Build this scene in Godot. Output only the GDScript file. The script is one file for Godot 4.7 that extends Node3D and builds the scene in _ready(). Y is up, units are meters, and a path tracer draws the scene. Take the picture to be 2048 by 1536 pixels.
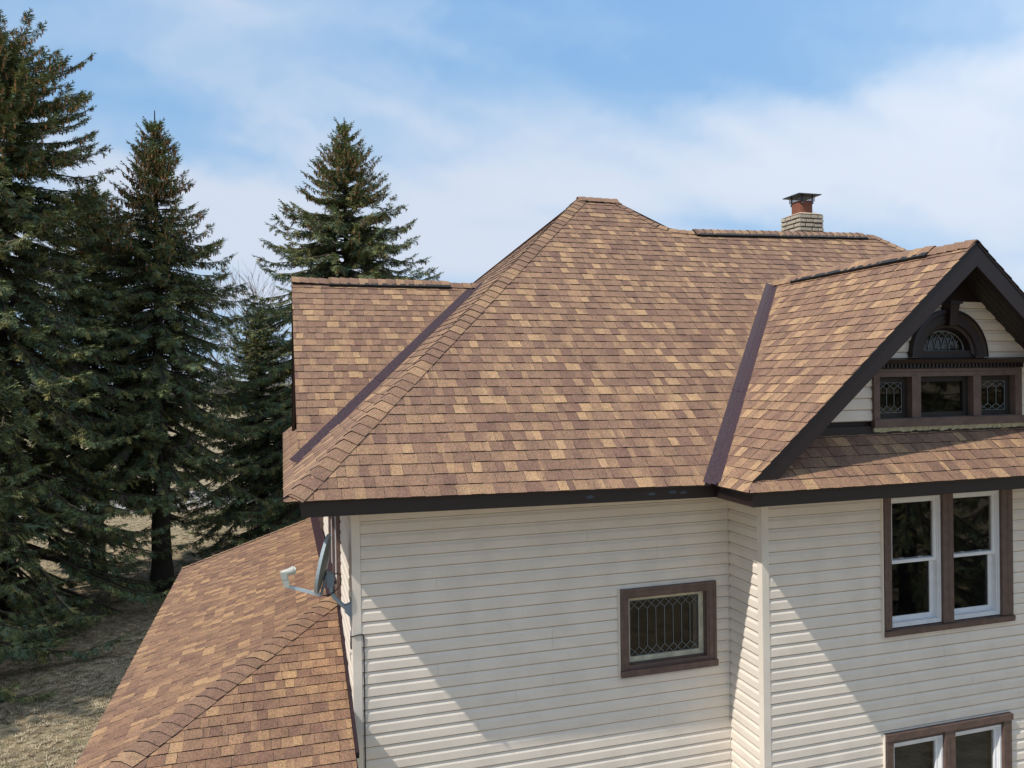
extends Node3D

const G := 6.8                      # the camera-fitted house heights are measured from a level 6.8 m above the ground
const E := 0.1434                   # shingle exposure
const B := 0.127                    # siding exposure
var M := {}
var taken := {}
var house: Node3D
var cam: Camera3D
var shingle_pool := []              # [projected size, parent, mesh builder]

func P(x: float, y: float, z: float) -> Vector3:
	return Vector3(x, y + G, z)

# ---------------------------------------------------------------- mesh builder
class MB:
	var v := PackedVector3Array()
	var n := PackedVector3Array()
	var c := PackedColorArray()
	func tri(a: Vector3, b: Vector3, d: Vector3, col: Color) -> void:   # counter-clockwise seen from outside
		var q := (b - a).cross(d - a)
		if q.length_squared() < 1e-16:
			return
		q = q.normalized()
		v.append(a); v.append(d); v.append(b)
		for i in 3:
			n.append(q); c.append(col)
	func tri3(a: Vector3, b: Vector3, d: Vector3, ca: Color, cb: Color, cd: Color) -> void:
		var q := (b - a).cross(d - a)
		if q.length_squared() < 1e-16:
			return
		q = q.normalized()
		v.append(a); v.append(d); v.append(b)
		n.append(q); n.append(q); n.append(q)
		c.append(ca); c.append(cd); c.append(cb)
	func quad(a: Vector3, b: Vector3, d: Vector3, e: Vector3, col: Color) -> void:
		tri(a, b, d, col); tri(a, d, e, col)
	func smooth_tri(a: Vector3, b: Vector3, d: Vector3, na: Vector3, nb: Vector3, nd: Vector3, col: Color) -> void:
		v.append(a); v.append(d); v.append(b)
		n.append(na); n.append(nd); n.append(nb)
		c.append(col); c.append(col); c.append(col)
	func box(a: Vector3, b: Vector3, col: Color) -> void:
		var p := [Vector3(a.x, a.y, a.z), Vector3(b.x, a.y, a.z), Vector3(b.x, b.y, a.z), Vector3(a.x, b.y, a.z), Vector3(a.x, a.y, b.z), Vector3(b.x, a.y, b.z), Vector3(b.x, b.y, b.z), Vector3(a.x, b.y, b.z)]
		hexa(p, col)
	func hexa(p: Array, col: Color) -> void:   # p0-3 back face, p4-7 front face, both counter-clockwise seen from the front
		quad(p[4], p[5], p[6], p[7], col); quad(p[1], p[0], p[3], p[2], col)
		quad(p[0], p[4], p[7], p[3], col); quad(p[5], p[1], p[2], p[6], col)
		quad(p[7], p[6], p[2], p[3], col); quad(p[0], p[1], p[5], p[4], col)
	func beam(a: Vector3, b: Vector3, up: Vector3, w: float, h: float, col: Color) -> void:
		var d := (b - a).normalized()
		var s := d.cross(up).normalized()
		var u := s.cross(d).normalized()
		var x := s * w * 0.5
		var y := u * h * 0.5
		hexa([a - x - y, b - x - y, b - x + y, a - x + y, a + x - y, b + x - y, b + x + y, a + x + y], col)
	func tube(pts: Array, rad: Array, sides: int, col: Color) -> void:
		var rings := []
		var nrm := []
		for i in pts.size():
			var d: Vector3 = (pts[min(i + 1, pts.size() - 1)] - pts[max(i - 1, 0)]).normalized()
			var s := d.cross(Vector3.UP if abs(d.y) < 0.9 else Vector3.RIGHT).normalized()
			var u := s.cross(d).normalized()
			var r := []
			var q := []
			for k in sides:
				var a := TAU * k / sides
				var o := s * cos(a) + u * sin(a)
				q.append(o); r.append(pts[i] + o * rad[i])
			rings.append(r); nrm.append(q)
		for i in pts.size() - 1:
			for k in sides:
				var j := (k + 1) % sides
				smooth_tri(rings[i][k], rings[i + 1][k], rings[i + 1][j], nrm[i][k], nrm[i + 1][k], nrm[i + 1][j], col)
				smooth_tri(rings[i][k], rings[i + 1][j], rings[i][j], nrm[i][k], nrm[i + 1][j], nrm[i][j], col)
		for k in range(1, sides - 1):
			var e: int = pts.size() - 1
			tri(rings[0][0], rings[0][k], rings[0][k + 1], col)
			tri(rings[e][0], rings[e][k + 1], rings[e][k], col)
	func ring(f: Transform3D, x0: float, y0: float, x1: float, y1: float, prof: Array, col: Color) -> void:   # mitred frame; prof = [[inset, height], ...]
		for i in prof.size() - 1:
			var a: Array = prof[i]
			var b: Array = prof[i + 1]
			var p := [f * Vector3(x0 + a[0], y0 + a[0], a[1]), f * Vector3(x1 - a[0], y0 + a[0], a[1]), f * Vector3(x1 - a[0], y1 - a[0], a[1]), f * Vector3(x0 + a[0], y1 - a[0], a[1])]
			var q := [f * Vector3(x0 + b[0], y0 + b[0], b[1]), f * Vector3(x1 - b[0], y0 + b[0], b[1]), f * Vector3(x1 - b[0], y1 - b[0], b[1]), f * Vector3(x0 + b[0], y1 - b[0], b[1])]
			for k in 4:
				var j := (k + 1) % 4
				quad(p[k], p[j], q[j], q[k], col)
	func mesh(mat: Material) -> ArrayMesh:
		var a := []
		a.resize(Mesh.ARRAY_MAX)
		a[Mesh.ARRAY_VERTEX] = v; a[Mesh.ARRAY_NORMAL] = n; a[Mesh.ARRAY_COLOR] = c
		var m := ArrayMesh.new()
		m.add_surface_from_arrays(Mesh.PRIMITIVE_TRIANGLES, a)
		m.surface_set_material(0, mat)
		return m

# ---------------------------------------------------------------- nodes
func numbered(called: String) -> String:
	var k: int = taken.get(called, 0)
	taken[called] = k + 1
	return called if k == 0 else "%s_%03d" % [called, k]

func thing(called: String, label: String, category: String, at := Vector3.ZERO, group := "") -> Node3D:
	var o := Node3D.new()
	o.name = numbered(called)
	add_child(o)
	o.position = at
	o.set_meta("label", label); o.set_meta("category", category)
	if group != "":
		o.set_meta("group", group)
	return o

func part(called: String, mb: MB, mat: Material, parent: Node, label := "", kind := "") -> MeshInstance3D:
	var o := MeshInstance3D.new()
	o.name = called
	o.mesh = mb.mesh(mat)
	parent.add_child(o, true)
	if label != "":
		o.set_meta("label", label)
	if kind != "":
		o.set_meta("kind", kind)
	return o

func holder(called: String, parent: Node) -> Node3D:
	var o := Node3D.new()
	o.name = called
	parent.add_child(o, true)
	return o

func copies(called: String, mesh: Mesh, xf: Array, cols: Array, parent: Node) -> MultiMeshInstance3D:
	var mm := MultiMesh.new()
	mm.transform_format = MultiMesh.TRANSFORM_3D
	mm.use_colors = true
	mm.mesh = mesh
	mm.instance_count = xf.size()
	for i in xf.size():
		mm.set_instance_transform(i, xf[i])
		mm.set_instance_color(i, cols[i])
	var o := MultiMeshInstance3D.new()
	o.name = called
	o.multimesh = mm
	parent.add_child(o, true)
	return o

# ---------------------------------------------------------------- materials
func lin(r: float, g: float, b: float) -> Color:     # sRGB bytes to linear
	return Color(r / 255.0, g / 255.0, b / 255.0).srgb_to_linear()

func noise_image(size: int, freq: float, octaves: int, seed_: int, cell := false) -> Image:
	var f := FastNoiseLite.new()
	f.seed = seed_
	f.noise_type = FastNoiseLite.TYPE_SIMPLEX_SMOOTH if not cell else FastNoiseLite.TYPE_CELLULAR
	f.frequency = freq
	f.fractal_octaves = octaves
	return f.get_seamless_image(size, size)

func tone_texture(size: int, freq: float, octaves: int, seed_: int, lo: Color, hi: Color, grain: float, stretch := 1, speckle := 0.0) -> ImageTexture:
	var src := noise_image(size, freq, octaves, seed_)
	var rng := RandomNumberGenerator.new()
	rng.seed = seed_
	var im := Image.create(size, size, false, Image.FORMAT_RGB8)
	var prev := 0.0
	for y in size:
		for x in size:
			var t := src.get_pixel(x, y).r
			var g := rng.randf_range(-grain, grain)
			if stretch > 1:
				prev = lerpf(prev, g * 2.0, 1.0 / stretch)
				g = prev
			var c := lo.lerp(hi, clampf((t - 0.5) * 1.5 + 0.5, 0, 1)) * (1.0 + g)
			if speckle > 0.0:
				c = Color(c.r * (1 + rng.randf_range(-speckle, speckle)), c.g * (1 + rng.randf_range(-speckle, speckle)), c.b * (1 + rng.randf_range(-speckle, speckle)))
			c.a = 1.0
			im.set_pixel(x, y, c.clamp())
	im.generate_mipmaps()
	return ImageTexture.create_from_image(im)

func mat(called: String, rough: float, tile := 0.0, tex: Texture2D = null, bump: Texture2D = null, bump_cm := 0.0) -> StandardMaterial3D:
	var m := StandardMaterial3D.new()
	m.vertex_color_use_as_albedo = true
	m.roughness = rough
	if tile > 0.0:
		m.uv1_triplanar = true
		m.uv1_world_triplanar = true
		m.uv1_scale = Vector3.ONE / tile
		if tex:
			m.albedo_texture = tex
		if bump:
			m.heightmap_enabled = true
			m.heightmap_texture = bump
			m.heightmap_scale = bump_cm
	M[called] = m
	return m

func materials() -> void:
	var gran := tone_texture(512, 0.02, 3, 11, Color(0.78, 0.78, 0.79), Color(0.95, 0.94, 0.92), 0.42, 1, 0.14)
	var gran_b := tone_texture(256, 0.2, 2, 12, Color(0.1, 0.1, 0.1), Color(0.9, 0.9, 0.9), 0.5)
	var soft := tone_texture(512, 0.008, 4, 13, Color(0.95, 0.95, 0.95), Color(1, 1, 1), 0.03)
	var wood := tone_texture(512, 0.01, 4, 14, Color(0.84, 0.84, 0.84), Color(1, 1, 1), 0.12, 14)
	var blot := tone_texture(512, 0.03, 4, 15, Color(0.62, 0.62, 0.60), Color(1, 1, 1), 0.10)
	var blot2 := tone_texture(256, 0.04, 4, 17, Color(0.78, 0.77, 0.74), Color(1, 1, 1), 0.10)
	mat("shingle", 0.95, 2.3, gran, gran_b, 0.25)
	mat("siding", 0.55, 2.2, soft, wood, 0.06)
	mat("dark_trim", 0.5, 1.3, soft)
	mat("brown_trim", 0.6, 0.9, wood)
	mat("vinyl", 0.4, 1.0, soft)
	mat("metal", 0.45, 0.8, soft)
	mat("flashing", 0.52, 0.5, blot)
	M["flashing"].metallic_specular = 0.35
	mat("plain", 0.6)
	mat("rubber", 0.45)
	mat("stone", 0.95, 0.35, blot2, gran_b, 0.6)
	mat("mortar", 0.95, 0.4, gran)
	mat("clay", 0.85, 0.35, blot)
	mat("bark", 0.95, 0.6, blot, gran_b, 1.5)
	mat("needles", 0.8)
	M["needles"].backlight_enabled = true
	M["needles"].backlight = Color(0.18, 0.20, 0.09)
	mat("twig", 0.9)
	var turf := tone_texture(1024, 0.012, 5, 16, Color(0.70, 0.69, 0.63), Color(1, 1, 0.97), 0.22)
	mat("turf", 1.0, 7.0, turf, gran_b, 2.0)
	mat("gravel", 1.0, 3.0, gran)
	var g := StandardMaterial3D.new()
	g.transparency = BaseMaterial3D.TRANSPARENCY_ALPHA
	g.albedo_color = Color(0.03, 0.045, 0.045, 0.22)
	g.roughness = 0.02
	M["glass"] = g

# colours (linear)
var SIDING := lin(226, 217, 204)
var POST := lin(226, 218, 205)
var DARK := lin(34, 27, 26)
var BROWN := lin(103, 83, 76)
var WHITE := lin(226, 228, 230)
var PLUM := lin(82, 62, 70)
var LEAD := lin(116, 122, 122)
var WOOD := lin(150, 122, 92)
var EDGE := lin(46, 38, 34)         # cut asphalt edge of a shingle

# ---------------------------------------------------------------- roofs
class Slope:
	var o: Vector3
	var u: Vector3
	var v: Vector3
	var n: Vector3
	var sag := 0.0
	func _init(o_: Vector3, u_: Vector3, v_: Vector3) -> void:
		o = o_; u = u_.normalized(); v = v_.normalized(); n = u.cross(v).normalized()
	func at(a: float, b: float, h := 0.0) -> Vector3:
		var s := sag * (clampf(a, -0.66, 3.65) + 0.66) * maxf(0.0, 1.0 - b / 5.0)
		return o + u * a + v * (b - s) + n * h

func slab(mb: MB, s: Slope, poly: PackedVector2Array, h0: float, h1: float, col: Color) -> void:
	if Geometry2D.is_polygon_clockwise(poly):
		poly.reverse()
	var t := Geometry2D.triangulate_polygon(poly)
	for i in range(0, t.size(), 3):
		var a := poly[t[i]]
		var b := poly[t[i + 1]]
		var d := poly[t[i + 2]]
		if (b - a).cross(d - a) < 0:
			var w := b
			b = d
			d = w
		mb.tri(s.at(a.x, a.y, h1), s.at(b.x, b.y, h1), s.at(d.x, d.y, h1), col)
		mb.tri(s.at(a.x, a.y, h0), s.at(d.x, d.y, h0), s.at(b.x, b.y, h0), col)
	for i in poly.size():
		var a := poly[i]
		var b := poly[(i + 1) % poly.size()]
		mb.quad(s.at(a.x, a.y, h0), s.at(b.x, b.y, h0), s.at(b.x, b.y, h1), s.at(a.x, a.y, h1), col)

func tab_colour(rng: RandomNumberGenerator) -> Color:
	var r := rng.randf()
	var c: Color
	if r < 0.17:
		c = lin(193, 157, 119)
	elif r < 0.31:
		c = lin(174, 139, 108)
	elif r < 0.58:
		c = lin(158, 125, 101)
	elif r < 0.84:
		c = lin(148, 116, 95)
	else:
		c = lin(136, 105, 89)
	return (c * rng.randf_range(0.94, 1.06)).lerp(lin(156, 123, 100), 0.08)

func shingles(parent: Node, s: Slope, poly: PackedVector2Array, seed_: int, tint := Color.WHITE, v_off := 0.0, cut := []) -> void:
	var rng := RandomNumberGenerator.new()
	rng.seed = seed_
	var lo := Vector2(1e9, 1e9)
	var hi := Vector2(-1e9, -1e9)
	for p in poly:
		lo = lo.min(p)
		hi = hi.max(p)
	var eye := cam.position
	var v0 := lo.y - v_off
	while v0 < hi.y:
		var butt := v0 + rng.randf_range(-0.003, 0.003)
		var u0 := lo.x - rng.randf_range(0.0, 0.3)
		var raised := false
		var last := Color.BLACK
		while u0 < hi.x:
			raised = not raised
			var w := rng.randf_range(0.085, 0.185) if raised else rng.randf_range(0.06, 0.17)
			var col := tab_colour(rng)
			while not raised and col.r > 0.5:
				col = tab_colour(rng)
			col = col * tint
			var col2 := col
			if rng.randf() < 0.28:
				col2 = tab_colour(rng) * tint
			var drop := rng.randf_range(-0.004, 0.002)
			var sk := rng.randf_range(-0.008, 0.008)
			var rect := PackedVector2Array([Vector2(u0, butt + drop), Vector2(u0 + w - 0.0015, butt + drop), Vector2(u0 + w - 0.0015 + sk, v0 + E), Vector2(u0 + sk * 0.6, v0 + E)])
			var hb := (0.0130 if raised else 0.0090) + rng.randf_range(-0.001, 0.0015)
			for piece in Geometry2D.intersect_polygons(rect, poly):
				if Geometry2D.is_polygon_clockwise(piece):
					continue
				var mb := MB.new()
				var t := Geometry2D.triangulate_polygon(piece)
				var top := []
				var mid := Vector3.ZERO
				for q in piece:
					var f := clampf((q.y - v0) / E, -0.05, 1.0)
					var flat := 1.0
					if cut.size() == 2:
						var near := Geometry2D.get_closest_point_to_segment(q, cut[0], cut[1])
						flat = lerpf(0.35, 1.0, clampf(q.distance_to(near) / 0.16, 0, 1))
					var p := s.at(q.x, q.y, maxf(0.003, lerpf(hb, 0.003, f) * flat))
					top.append(p)
					mid += p
				mid /= piece.size()
				for i in range(0, t.size(), 3):
					var ia := t[i]
					var ib := t[i + 1]
					var id := t[i + 2]
					if (piece[ib] - piece[ia]).cross(piece[id] - piece[ia]) < 0:
						var w2 := ib
						ib = id
						id = w2
					mb.tri3(top[ia], top[ib], top[id], col.lerp(col2, clampf((piece[ia].x - u0) / w, 0, 1)), col.lerp(col2, clampf((piece[ib].x - u0) / w, 0, 1)), col.lerp(col2, clampf((piece[id].x - u0) / w, 0, 1)))
				for i in piece.size():
					var j := (i + 1) % piece.size()
					mb.quad(s.at(piece[i].x, piece[i].y, 0), s.at(piece[j].x, piece[j].y, 0), top[j], top[i], EDGE)
				var area := 0.0
				for i in piece.size():
					area += piece[i].cross(piece[(i + 1) % piece.size()]) * 0.5
				var to := mid - eye
				var d := to.length()
				var ndc := cam.get_meta("inv") * mid as Vector3
				var seen := ndc.z < 0 and absf(ndc.x / -ndc.z) < 0.66 and absf(ndc.y / -ndc.z) < 0.495
				shingle_pool.append([area * maxf(0.0, -to.normalized().dot(s.n)) / (d * d) if seen else 0.0, parent, mb])
			u0 += w
		v0 += E

func flush_shingles() -> void:
	shingle_pool.sort_custom(func(a, b): return a[0] > b[0])
	var rest := {}
	for i in shingle_pool.size():
		var e: Array = shingle_pool[i]
		if i < 300:
			part("shingle", e[2], M.shingle, e[1])
		else:
			if not rest.has(e[1]):
				rest[e[1]] = MB.new()
			var r: MB = rest[e[1]]
			r.v.append_array(e[2].v); r.n.append_array(e[2].n); r.c.append_array(e[2].c)
	for p in rest:
		part("shingle_field", rest[p], M.shingle, p, "", "stuff")

# caps from top a down to b; sa, sb = in-plane directions away from the crest on either side; nrm = mean normal
func caps(parent: Node, a: Vector3, b: Vector3, sa: Vector3, sb: Vector3, seed_: int, width := 0.15, up := 0.0, first_raise := 0.0) -> void:
	var rng := RandomNumberGenerator.new()
	rng.seed = seed_
	var d := (b - a).normalized()
	var nrm := -(sa + sb).normalized()
	var na := nrm.lerp(d.cross(sa).normalized() * signf(d.cross(sa).dot(nrm)), 0.85).normalized()
	var nb := nrm.lerp(d.cross(sb).normalized() * signf(d.cross(sb).dot(nrm)), 0.85).normalized()
	var total := a.distance_to(b)
	var k := int(ceil(total / E))
	for i in k:
		var t0 := i * E
		var t1 := minf(t0 + E + 0.004, total)
		var col := (tab_colour(rng) * 0.95).lerp(lin(158, 125, 102), 0.35)
		var w := width + rng.randf_range(-0.004, 0.004)
		var hi0 := 0.013 + up
		var hi1 := 0.022 + up + rng.randf_range(-0.002, 0.004)
		var sec := func(t: float, h: float) -> Array:
			var c := a + d * t
			var r := []
			for t2 in [1.0, 0.72, 0.42, 0.2]:
				r.append(c + sa * w * t2 + na * h * (0.9 + 0.15 * (1 - t2)) - nrm * 0.010 * pow(maxf(0.0, 1.0 - t2 / 0.5), 2.0))
			r.append(c + nrm * (h * 1.12 - 0.006))
			for t2 in [0.2, 0.42, 0.72, 1.0]:
				r.append(c + sb * w * t2 + nb * h * (0.9 + 0.15 * (1 - t2)) - nrm * 0.010 * pow(maxf(0.0, 1.0 - t2 / 0.5), 2.0))
			return r
		var A: Array = sec.call(t0, hi0)
		var Z: Array = sec.call(t1, hi1)
		var L: Array = sec.call(t1, 0.002)
		var Lo: Array = sec.call(t0, 0.002)
		var mb := MB.new()
		var flip = (A[1] as Vector3 - A[0]).cross(Z[0] - A[0]).dot(na) < 0
		for q in 8:
			var p0: Vector3 = A[q]
			var p1: Vector3 = A[q + 1]
			var p2: Vector3 = Z[q + 1]
			var p3: Vector3 = Z[q]
			if flip:
				mb.quad(p0, p3, p2, p1, col)
				mb.quad(Z[q], L[q], L[q + 1], Z[q + 1], EDGE)
			else:
				mb.quad(p0, p1, p2, p3, col)
				mb.quad(Z[q], Z[q + 1], L[q + 1], L[q], EDGE)
		for e in [0, 8]:
			if (e == 0) != flip:
				mb.quad(A[e], Z[e], L[e], Lo[e], EDGE)
			else:
				mb.quad(A[e], Lo[e], L[e], Z[e], EDGE)
		part("cap_shingle", mb, M.shingle, parent)

func valley(parent: Node, a: Vector3, b: Vector3, sa: Vector3, sb: Vector3, w: float, lapped := 0.0) -> void:   # a top, b bottom
	var mb := MB.new()
	var d := (b - a).normalized()
	var nrm := (sa + sb).normalized()
	var na := d.cross(sa).normalized()
	na *= signf(na.dot(nrm))
	var nb := d.cross(sb).normalized()
	nb *= signf(nb.dot(nrm))
	var sec := func(c: Vector3) -> Array:
		return [c + sa * w + na * 0.005, c + sa * 0.028 + na * 0.006, c + nrm * 0.030 , c + sb * 0.028 + nb * 0.006, c + sb * w + nb * 0.005]
	var L := a.distance_to(b)
	var splits := [0.0, L * 0.62, L]
	for i in 2:
		var A: Array = sec.call(a + d * splits[i])
		var Z: Array = sec.call(a + d * (splits[i + 1] + (0.03 if i == 0 else 0.0)) + nrm * (0.004 if i == 0 else 0.0))
		for q in 4:
			if (A[q + 1] as Vector3 - A[q]).cross(Z[q] - A[q]).dot(nrm) > 0:
				mb.quad(A[q], A[q + 1], Z[q + 1], Z[q], PLUM)
			else:
				mb.quad(A[q], Z[q], Z[q + 1], A[q + 1], PLUM)
	part("valley_flashing", mb, M.flashing, parent, "plum brown metal valley flashing with centre rib")

func ridge_vent(parent: Node, a: Vector3, b: Vector3, side: Vector3, nrm: Vector3) -> void:
	var mb := MB.new()
	var rng := RandomNumberGenerator.new()
	rng.seed = int(a.x * 100) + 5
	var n := 14
	for i in n:
		var p := a.lerp(b, float(i) / n)
		var q := a.lerp(b, float(i + 1) / n)
		for l in 3:
			var j := nrm * (0.014 + 0.014 * l + rng.randf_range(-0.002, 0.002))
			mb.beam(p + side * 0.150 + j, q + side * (0.150 + rng.randf_range(-0.003, 0.003)) + j, nrm, 0.024, 0.011, lin(22, 22, 24))
			mb.beam(p + side * 0.125 + j, q + side * 0.125 + j, nrm, 0.04, 0.010, lin(16, 16, 18))
	part("ridge_vent", mb, M.plain, parent, "black mesh ridge vent under the cap shingles")

func drip(parent: Node, a: Vector3, b: Vector3, nrm: Vector3, off := -0.014) -> void:
	var mb := MB.new()
	mb.beam(a + nrm * off, b + nrm * off, nrm, 0.014, 0.024, DARK)
	part("drip_edge", mb, M.dark_trim, parent)

func build_roofs() -> void:
	var c40 := cos(deg_to_rad(40.0))
	var s40 := sin(deg_to_rad(40.0))
	var t40 := tan(deg_to_rad(40.0))
	# --- main front slope
	var main := holder("main_roof", house)
	var F := Slope.new(P(0, -1, 0.654), Vector3.RIGHT, Vector3(0, s40, -c40))
	F.sag = 0.0216
	var fv := func(x: float, y: float) -> Vector2: return Vector2(x, (y + 1.0) / s40)
	var outline := PackedVector2Array([fv.call(-0.66, -1), fv.call(3.55, -1), fv.call(6.47, 1.515), fv.call(6.60, 1.53), fv.call(6.73, 1.515), fv.call(9.65, -1), fv.call(13.8, -1), fv.call(9.60, 2.575), fv.call(7.7, 2.52), fv.call(5.85, 2.468), fv.call(5.57, 2.492), fv.call(5.45, 2.52), fv.call(5.32, 2.575), fv.call(5.09, 2.78), fv.call(4.815, 3.09), fv.call(4.164, 3.10)])
	var deck := PackedVector2Array([fv.call(-0.60, -0.95), fv.call(3.70, -0.95), fv.call(6.60, 1.515), fv.call(9.55, -0.985), fv.call(13.8, -1), fv.call(9.60, 2.575), fv.call(7.7, 2.52), fv.call(5.85, 2.468), fv.call(5.45, 2.52), fv.call(5.09, 2.78), fv.call(4.815, 3.09), fv.call(4.164, 3.10)])
	var mb := MB.new()
	slab(mb, F, deck, -0.03, -0.001, WOOD)
	# --- left slope of the main roof (three pieces around the side gable)
	var Lf := Slope.new(P(-0.66, -1, 0), Vector3(0, 0, 1), Vector3(c40, s40, 0))
	var lv := func(z: float, x: float) -> Vector2: return Vector2(z, (x + 0.66) / c40)
	var left_a := PackedVector2Array([lv.call(0.654, -0.66), lv.call(-4.22, 4.164), lv.call(-4.33, 2.62), lv.call(-1.36, -0.36), lv.call(-1.36, -0.66)])
	var left_b := PackedVector2Array([lv.call(-9.1, -0.66), lv.call(-4.22, 4.164), lv.call(-4.47, 2.62), lv.call(-7.44, -0.36), lv.call(-7.44, -0.66)])
	var left_c := PackedVector2Array([lv.call(-1.36, -0.66), lv.call(-1.36, 0.0), lv.call(-7.44, 0.0), lv.call(-7.44, -0.66)])
	var left_deck := PackedVector2Array([lv.call(0.59, -0.60), lv.call(-4.22, 4.164), lv.call(-9.06, -0.60)])
	slab(mb, Lf, left_deck, -0.03, -0.001, WOOD)
	part("roof_deck", mb, M.plain, main)
	drip(main, F.at(-0.64, 0.02), F.at(3.64, 0.02), F.n)
	drip(main, Lf.at(0.63, 0.02), Lf.at(-9.07, 0.02), Lf.n)
	shingles(main, F, outline, 101, Color.WHITE, 0.0, [fv.call(3.55, -1), fv.call(6.47, 1.515)])
	shingles(main, Lf, left_a, 102, Color.WHITE, 0.0, [lv.call(-4.33, 2.62), lv.call(-1.36, -0.36)])
	shingles(main, Lf, left_b, 103)
	shingles(main, Lf, left_c, 104)
	# unseen rear slopes close the roof
	mb = MB.new()
	var rc := lin(158, 124, 102)
	var pa := P(4.164, 3.10, -4.22)
	var pb := P(4.815, 3.09, -4.22)
	mb.quad(pa, pb, P(9.7, -1, -9.1), P(-0.66, -1, -9.1), rc)
	mb.tri(pb, P(9.7, -1, 0.60), P(9.7, -1, -9.1), rc)
	mb.quad(P(5.5, 2.48, -3.52), P(9.6, 2.57, -3.61), P(13.8, -1, -7.8), P(5.5, -1, -7.8), rc)
	mb.tri(P(9.6, 2.57, -3.61), P(13.8, -1, 0.65), P(13.8, -1, -7.8), rc)
	part("rear_slope", mb, M.shingle, main)
	# hips and ridges
	var hip_a := F.at(4.164, (4.10) / s40)
	var hip_b := F.at(-0.66, 0) + Vector3(0.045, 0.038, -0.045)
	var hd := (hip_b - hip_a).normalized()
	caps(main, hip_a, hip_b, (-Lf.n.cross(hd)).normalized() * signf((-Lf.n.cross(hd)).dot(Vector3(-1, 0, -1))), (F.n.cross(hd)).normalized() * signf(F.n.cross(hd).dot(Vector3(1, 0, 1))), 201)
	caps(main, pa + Vector3(-0.04, 0.012, 0), pb + Vector3(0.03, 0.012, 0), Vector3(0, -s40, -c40), -F.v, 202, 0.14, 0.004)
	var pts := [[4.815, 3.09], [5.09, 2.775], [5.32, 2.57], [5.45, 2.515], [5.60, 2.488], [5.87, 2.467]]
	for i in pts.size() - 1:
		var a: Vector3 = F.at(pts[i][0], (pts[i][1] + 1) / s40)
		var b: Vector3 = F.at(pts[i + 1][0], (pts[i + 1][1] + 1) / s40)
		var dd := (b - a).normalized()
		var sb := F.n.cross(dd)
		sb *= signf(sb.dot(-F.v))
		caps(main, a, b, Vector3(0.3, -0.25, -0.9).normalized(), sb.normalized(), 210 + i, 0.12)
	var r1 := F.at(5.87, (2.467 + 1) / s40)
	var r2 := F.at(9.60, (2.575 + 1) / s40)
	var r3 := F.at(9.35, (2.565 + 1) / s40)
	caps(main, r2, r3, Vector3(0, -s40, -c40), -F.v, 220, 0.145, 0.004)
	caps(main, r3, r1, Vector3(0, -s40, -c40), -F.v, 203, 0.150, 0.030)
	ridge_vent(main, F.at(5.93, (2.467 + 1) / s40), F.at(9.35, (2.565 + 1) / s40), -F.v, F.n)
	var hr := F.at(13.8, 0)
	var hrd := (hr - r2).normalized()
	var hrs := F.n.cross(hrd)
	hrs *= signf(hrs.dot(-F.v))
	caps(main, r2, r2.lerp(hr, 0.6), Vector3(0.766, -0.643, 0).normalized().lerp(Vector3(0, 0, -1), 0.7).normalized(), hrs.normalized(), 204)
	# --- side gable (ridge runs left-right)
	var gable := holder("side_gable_roof", house)
	var ry := 1.64
	var rz := -4.40
	var GF := Slope.new(P(0, -0.87, rz + (ry + 0.87) / t40), Vector3.RIGHT, Vector3(0, s40, -c40))
	var gh := (ry + 0.87) / s40
	var gx := -0.50
	shingles(gable, GF, PackedVector2Array([Vector2(gx, 0.17), Vector2(2.49 - 0.13, gh), Vector2(gx, gh)]), 105, Color.WHITE, 0.06, [Vector2(gx, 0.17), Vector2(2.49 - 0.13, gh)])
	mb = MB.new()
	slab(mb, GF, PackedVector2Array([Vector2(gx + 0.05, 0.05), Vector2(2.49, gh), Vector2(gx + 0.05, gh)]), -0.03, -0.001, WOOD)
	var bz := 2 * rz - (rz + (ry + 0.87) / t40)
	mb.hexa([P(gx, -0.90, bz), P(gx, -0.87, bz), P(gx, ry, rz), P(gx, ry - 0.03, rz), P(gx + 0.02, -0.90, bz), P(gx + 0.02, -0.87, bz), P(2.49, ry, rz), P(2.49, ry - 0.03, rz)], DARK)
	mb.tri(P(gx, -0.87, bz), P(gx, ry, rz), P(2.49, ry, rz), rc)
	part("roof_deck", mb, M.plain, gable)
	drip(gable, GF.at(gx + 0.015, 0.03), GF.at(gx + 0.015, gh), GF.n)
	mb = MB.new()
	var rk := gx + 0.035
	mb.beam(P(rk, -0.87 - 0.115, GF.o.z + 0.0), P(rk, ry - 0.115, rz), Vector3(0, 1, 0), 0.03, 0.15, DARK)
	part("rake_board", mb, M.dark_trim, gable)
	mb = MB.new()
	mb.beam(P(rk, -0.87 - 0.115, bz), P(rk, ry - 0.115, rz), Vector3(0, 1, 0), 0.03, 0.15, DARK)
	part("rake_board", mb, M.dark_trim, gable)
	mb = MB.new()
	mb.quad(P(gx + 0.05, -1.02, GF.o.z), P(0, -1.02, GF.o.z), P(0, ry - 0.15, rz), P(gx + 0.05, ry - 0.15, rz), DARK)
	mb.quad(P(gx + 0.05, ry - 0.15, rz), P(0, ry - 0.15, rz), P(0, -1.02, bz), P(gx + 0.05, -1.02, bz), DARK)
	mb.tri(P(-0.01, -1.0, bz), P(-0.01, -1.0, GF.o.z), P(-0.01, ry - 0.1, rz), SIDING)
	part("soffit", mb, M.dark_trim, gable)
	caps(gable, P(2.46, ry, rz), P(1.95, ry, rz), Vector3(0, -s40, -c40), -GF.v, 205, 0.14, 0.004)
	caps(gable, P(1.95, ry, rz), P(0.05, ry + 0.01, rz), Vector3(0, -s40, -c40), -GF.v, 221, 0.15, 0.028)
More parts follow.
